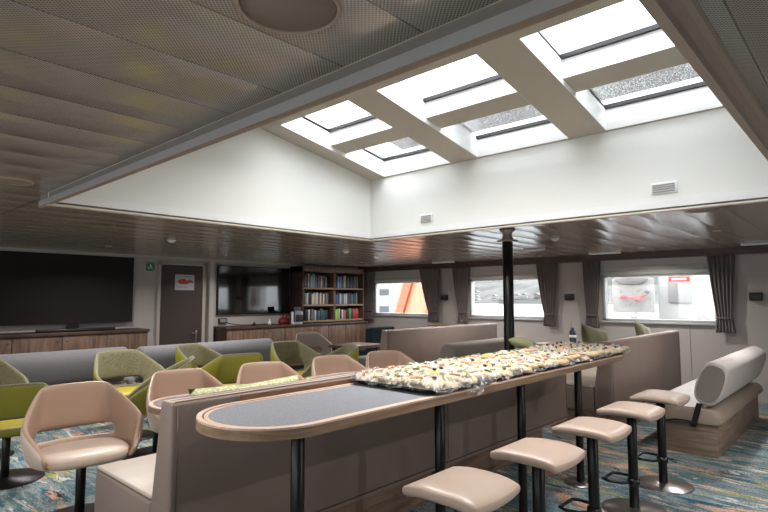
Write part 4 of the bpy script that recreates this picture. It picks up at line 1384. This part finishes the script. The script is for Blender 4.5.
protos = [sandwich(CREAM, 'olive'), sandwich(HAM, 'leaf'), sandwich(EGG, 'olive'), sandwich(CREAM, 'strip'), sandwich(CREAM, 'leaf')]
used = [False]*len(protos)
fr_ = random.Random(5)
TL = ['black rimmed tray of wrapped sandwiches nearest the camera', 'second tray of wrapped sandwiches from the camera end of the table', 'middle tray of wrapped sandwiches of the five on the table', 'fourth tray of wrapped sandwiches, next to the one at the rounded far end', 'tray of wrapped sandwiches at the far rounded end of the table']
SLb = ['on the black rimmed tray nearest the camera', 'on the second tray from the camera', 'on the middle tray of five', 'on the fourth tray from the camera', 'on the farthest tray']
tx0, tw = 2.33, 0.62
kindname = ['creamy open sandwich with a dark olive', 'salmon open sandwich with a salad leaf', 'yellow egg open sandwich with a dark olive', 'creamy open sandwich with a salmon strip', 'creamy open sandwich with a salad leaf']
for k in range(5):
    cx = tx0+tw*(k+0.5)+0.004*k; cy = 2.105
    hx, hy = tw/2-0.004, 0.325+(0.02 if k == 0 else 0)
    mg = 0.03 if k == 0 else 0.0
    z0 = 0.976
    t = empty('food_tray', (cx, cy, z0), label=TL[k], cat='tray', group='trays of wrapped sandwiches on the bar table')
    mb = MB()
    mb.m(TRAYM)
    i0 = stadium(-hx+0.03, hx-0.03, -hy+0.03, hy-0.03, 0, rad=0.05, n=5)
    i1 = stadium(-hx+0.012, hx-0.012, -hy+0.012, hy-0.012, 0, rad=0.06, n=5)
    i2 = stadium(-hx, hx, -hy, hy, 0, rad=0.065, n=5)
    loops = [(i0, 0.0), (i1, 0.022), (i2, 0.026), (i2, 0.029), (i1, 0.027), (i0, 0.005)]
    rg = [[mb.bm.verts.new((x, y, z)) for x, y in lp_] for lp_, z in loops]
    for a, b in zip(rg, rg[1:]):
        for q in range(len(a)):
            q2 = (q+1) % len(a); mb.bm.faces.new((a[q], a[q2], b[q2], b[q]))
    mb.bm.faces.new(rg[0][::-1]); mb.bm.faces.new(rg[-1]); mb._tag(0, True)
    mb.build('tray', None, t)
    MB().grid(lambda a, b: ((a-0.5)*2*(hx-0.035), (b-0.5)*2*(hy-0.035), 0.006+0.028*max(0, 1-(2*a-1)**8)*max(0, 1-(2*b-1)**8)+0.004*math.sin(40*a+k)*math.sin(36*b)), 30, 30).build('salad_bed', BED, t)
    nx, ny = 5, 5
    for i in range(nx):
        for j in range(ny):
            x = -hx+0.065+mg+(2*hx-0.13-2*mg)*i/(nx-1)+fr_.uniform(-0.008, 0.008)
            y = -hy+0.06+mg+(2*hy-0.12-2*mg)*j/(ny-1)+fr_.uniform(-0.008, 0.008)
            pi = fr_.choice([0, 1, 2, 3, 3, 3, 4, 4]) if k not in (4,) else fr_.choice([0, 2, 2, 3, 0])
            lab = '%s %s' % (kindname[pi], SLb[k])
            if not used[pi]:
                o = protos[pi]; used[pi] = True; o['label'] = lab
            else:
                o = copy_tree(protos[pi], label=lab)
            o['group'] = 'sandwiches '+SLb[k]
            o.location = (cx+x, cy+y, z0+0.012+0.012+fr_.uniform(0, 0.012))
            o.rotation_euler = (fr_.uniform(-0.22, 0.22), fr_.uniform(-0.25, 0.25), fr_.uniform(0, 6.28))
            o.scale = (1.28, 1.28, 1.1)
    fx = random.Random(50+k)
    ph = [fx.uniform(0, 6) for _ in range(6)]

    def film(a, b):
        x = (a-0.5)*2; y = (b-0.5)*2
        e_ = max(abs(x), abs(y))
        z = 0.072+0.006*math.sin(11*x+ph[0]+3*y)+0.006*math.sin(13*y+ph[1]-4*x)+0.004*math.sin(31*x+17*y+ph[2])+0.003*math.sin(-23*x+37*y+ph[3])
        if e_ > 0.86:
            z -= (e_-0.86)/0.14*0.052
        return (x*(hx+0.002), y*(hy+0.012+0.006*math.sin(23*x+ph[4])), z)
    fo = MB().grid(film, 46, 46).build('cling_film', FILM, t)
# loose crumpled film hanging over the table edge
tag(MB().grid(lambda a, b: (2.62+0.16*a, 1.762-0.012*math.sin(9*a+5*b)-0.01*b, 0.995-0.05*b*(1-0.3*math.sin(7*a))), 14, 6).build('plastic_wrap', FILM), 'crumpled loose wrap end hanging over the table edge by the first tray', 'plastic wrap')

# jug behind the food and glasses on the far sofa table
JUG = glass('grey_blue_plastic', (0.55, 0.62, 0.68), 0.15)
bottle(8.7, 3.75, 0.74, 0.27, 'clear blue grey jug standing under the window right of the pillar', JUG)
wt = empty('window_table', (8.75, 4.0, 0), label='small table by the window holding the jug, mostly hidden', cat='table')
MB().box(-0.3, 0.3, -0.35, 0.35, 0.70, 0.738, 0.006).build('top', OAK, wt)
MB().cyl(0, 0, 0.012, 0.698, 0.03).build('post', BLACK, wt)
MB().lathe([(0, 0), (0.22, 0), (0.22, 0.01), (0, 0.012)], n=30).build('base', BLACK, wt)
ft = empty('window_counter', (9.15, 6.55, 0), label='narrow oak ledge table behind the back facing sofa', cat='table')
MB().box(-0.2, 0.2, -0.45, 0.45, 0.93, 0.96, 0.006).build('top', OAK, ft)
for yy in (-0.35, 0.35):
    MB().cyl(0, yy, 0.0, 0.93, 0.025).build('leg', BLACK, ft)
for k, (x, y, lab) in enumerate(((9.1, 6.25, 'empty drinking glass on the oak ledge, right one'), (9.1, 6.40, 'empty drinking glass on the oak ledge, left one'))):
    tag(MB().lathe([(0, 0.0), (0.03, 0.0), (0.038, 0.11), (0.035, 0.11), (0.028, 0.006), (0, 0.006)], (x, y, 0.962), n=18).build('drinking_glass', GLASS), lab, 'glass', 'glasses on the oak ledge')
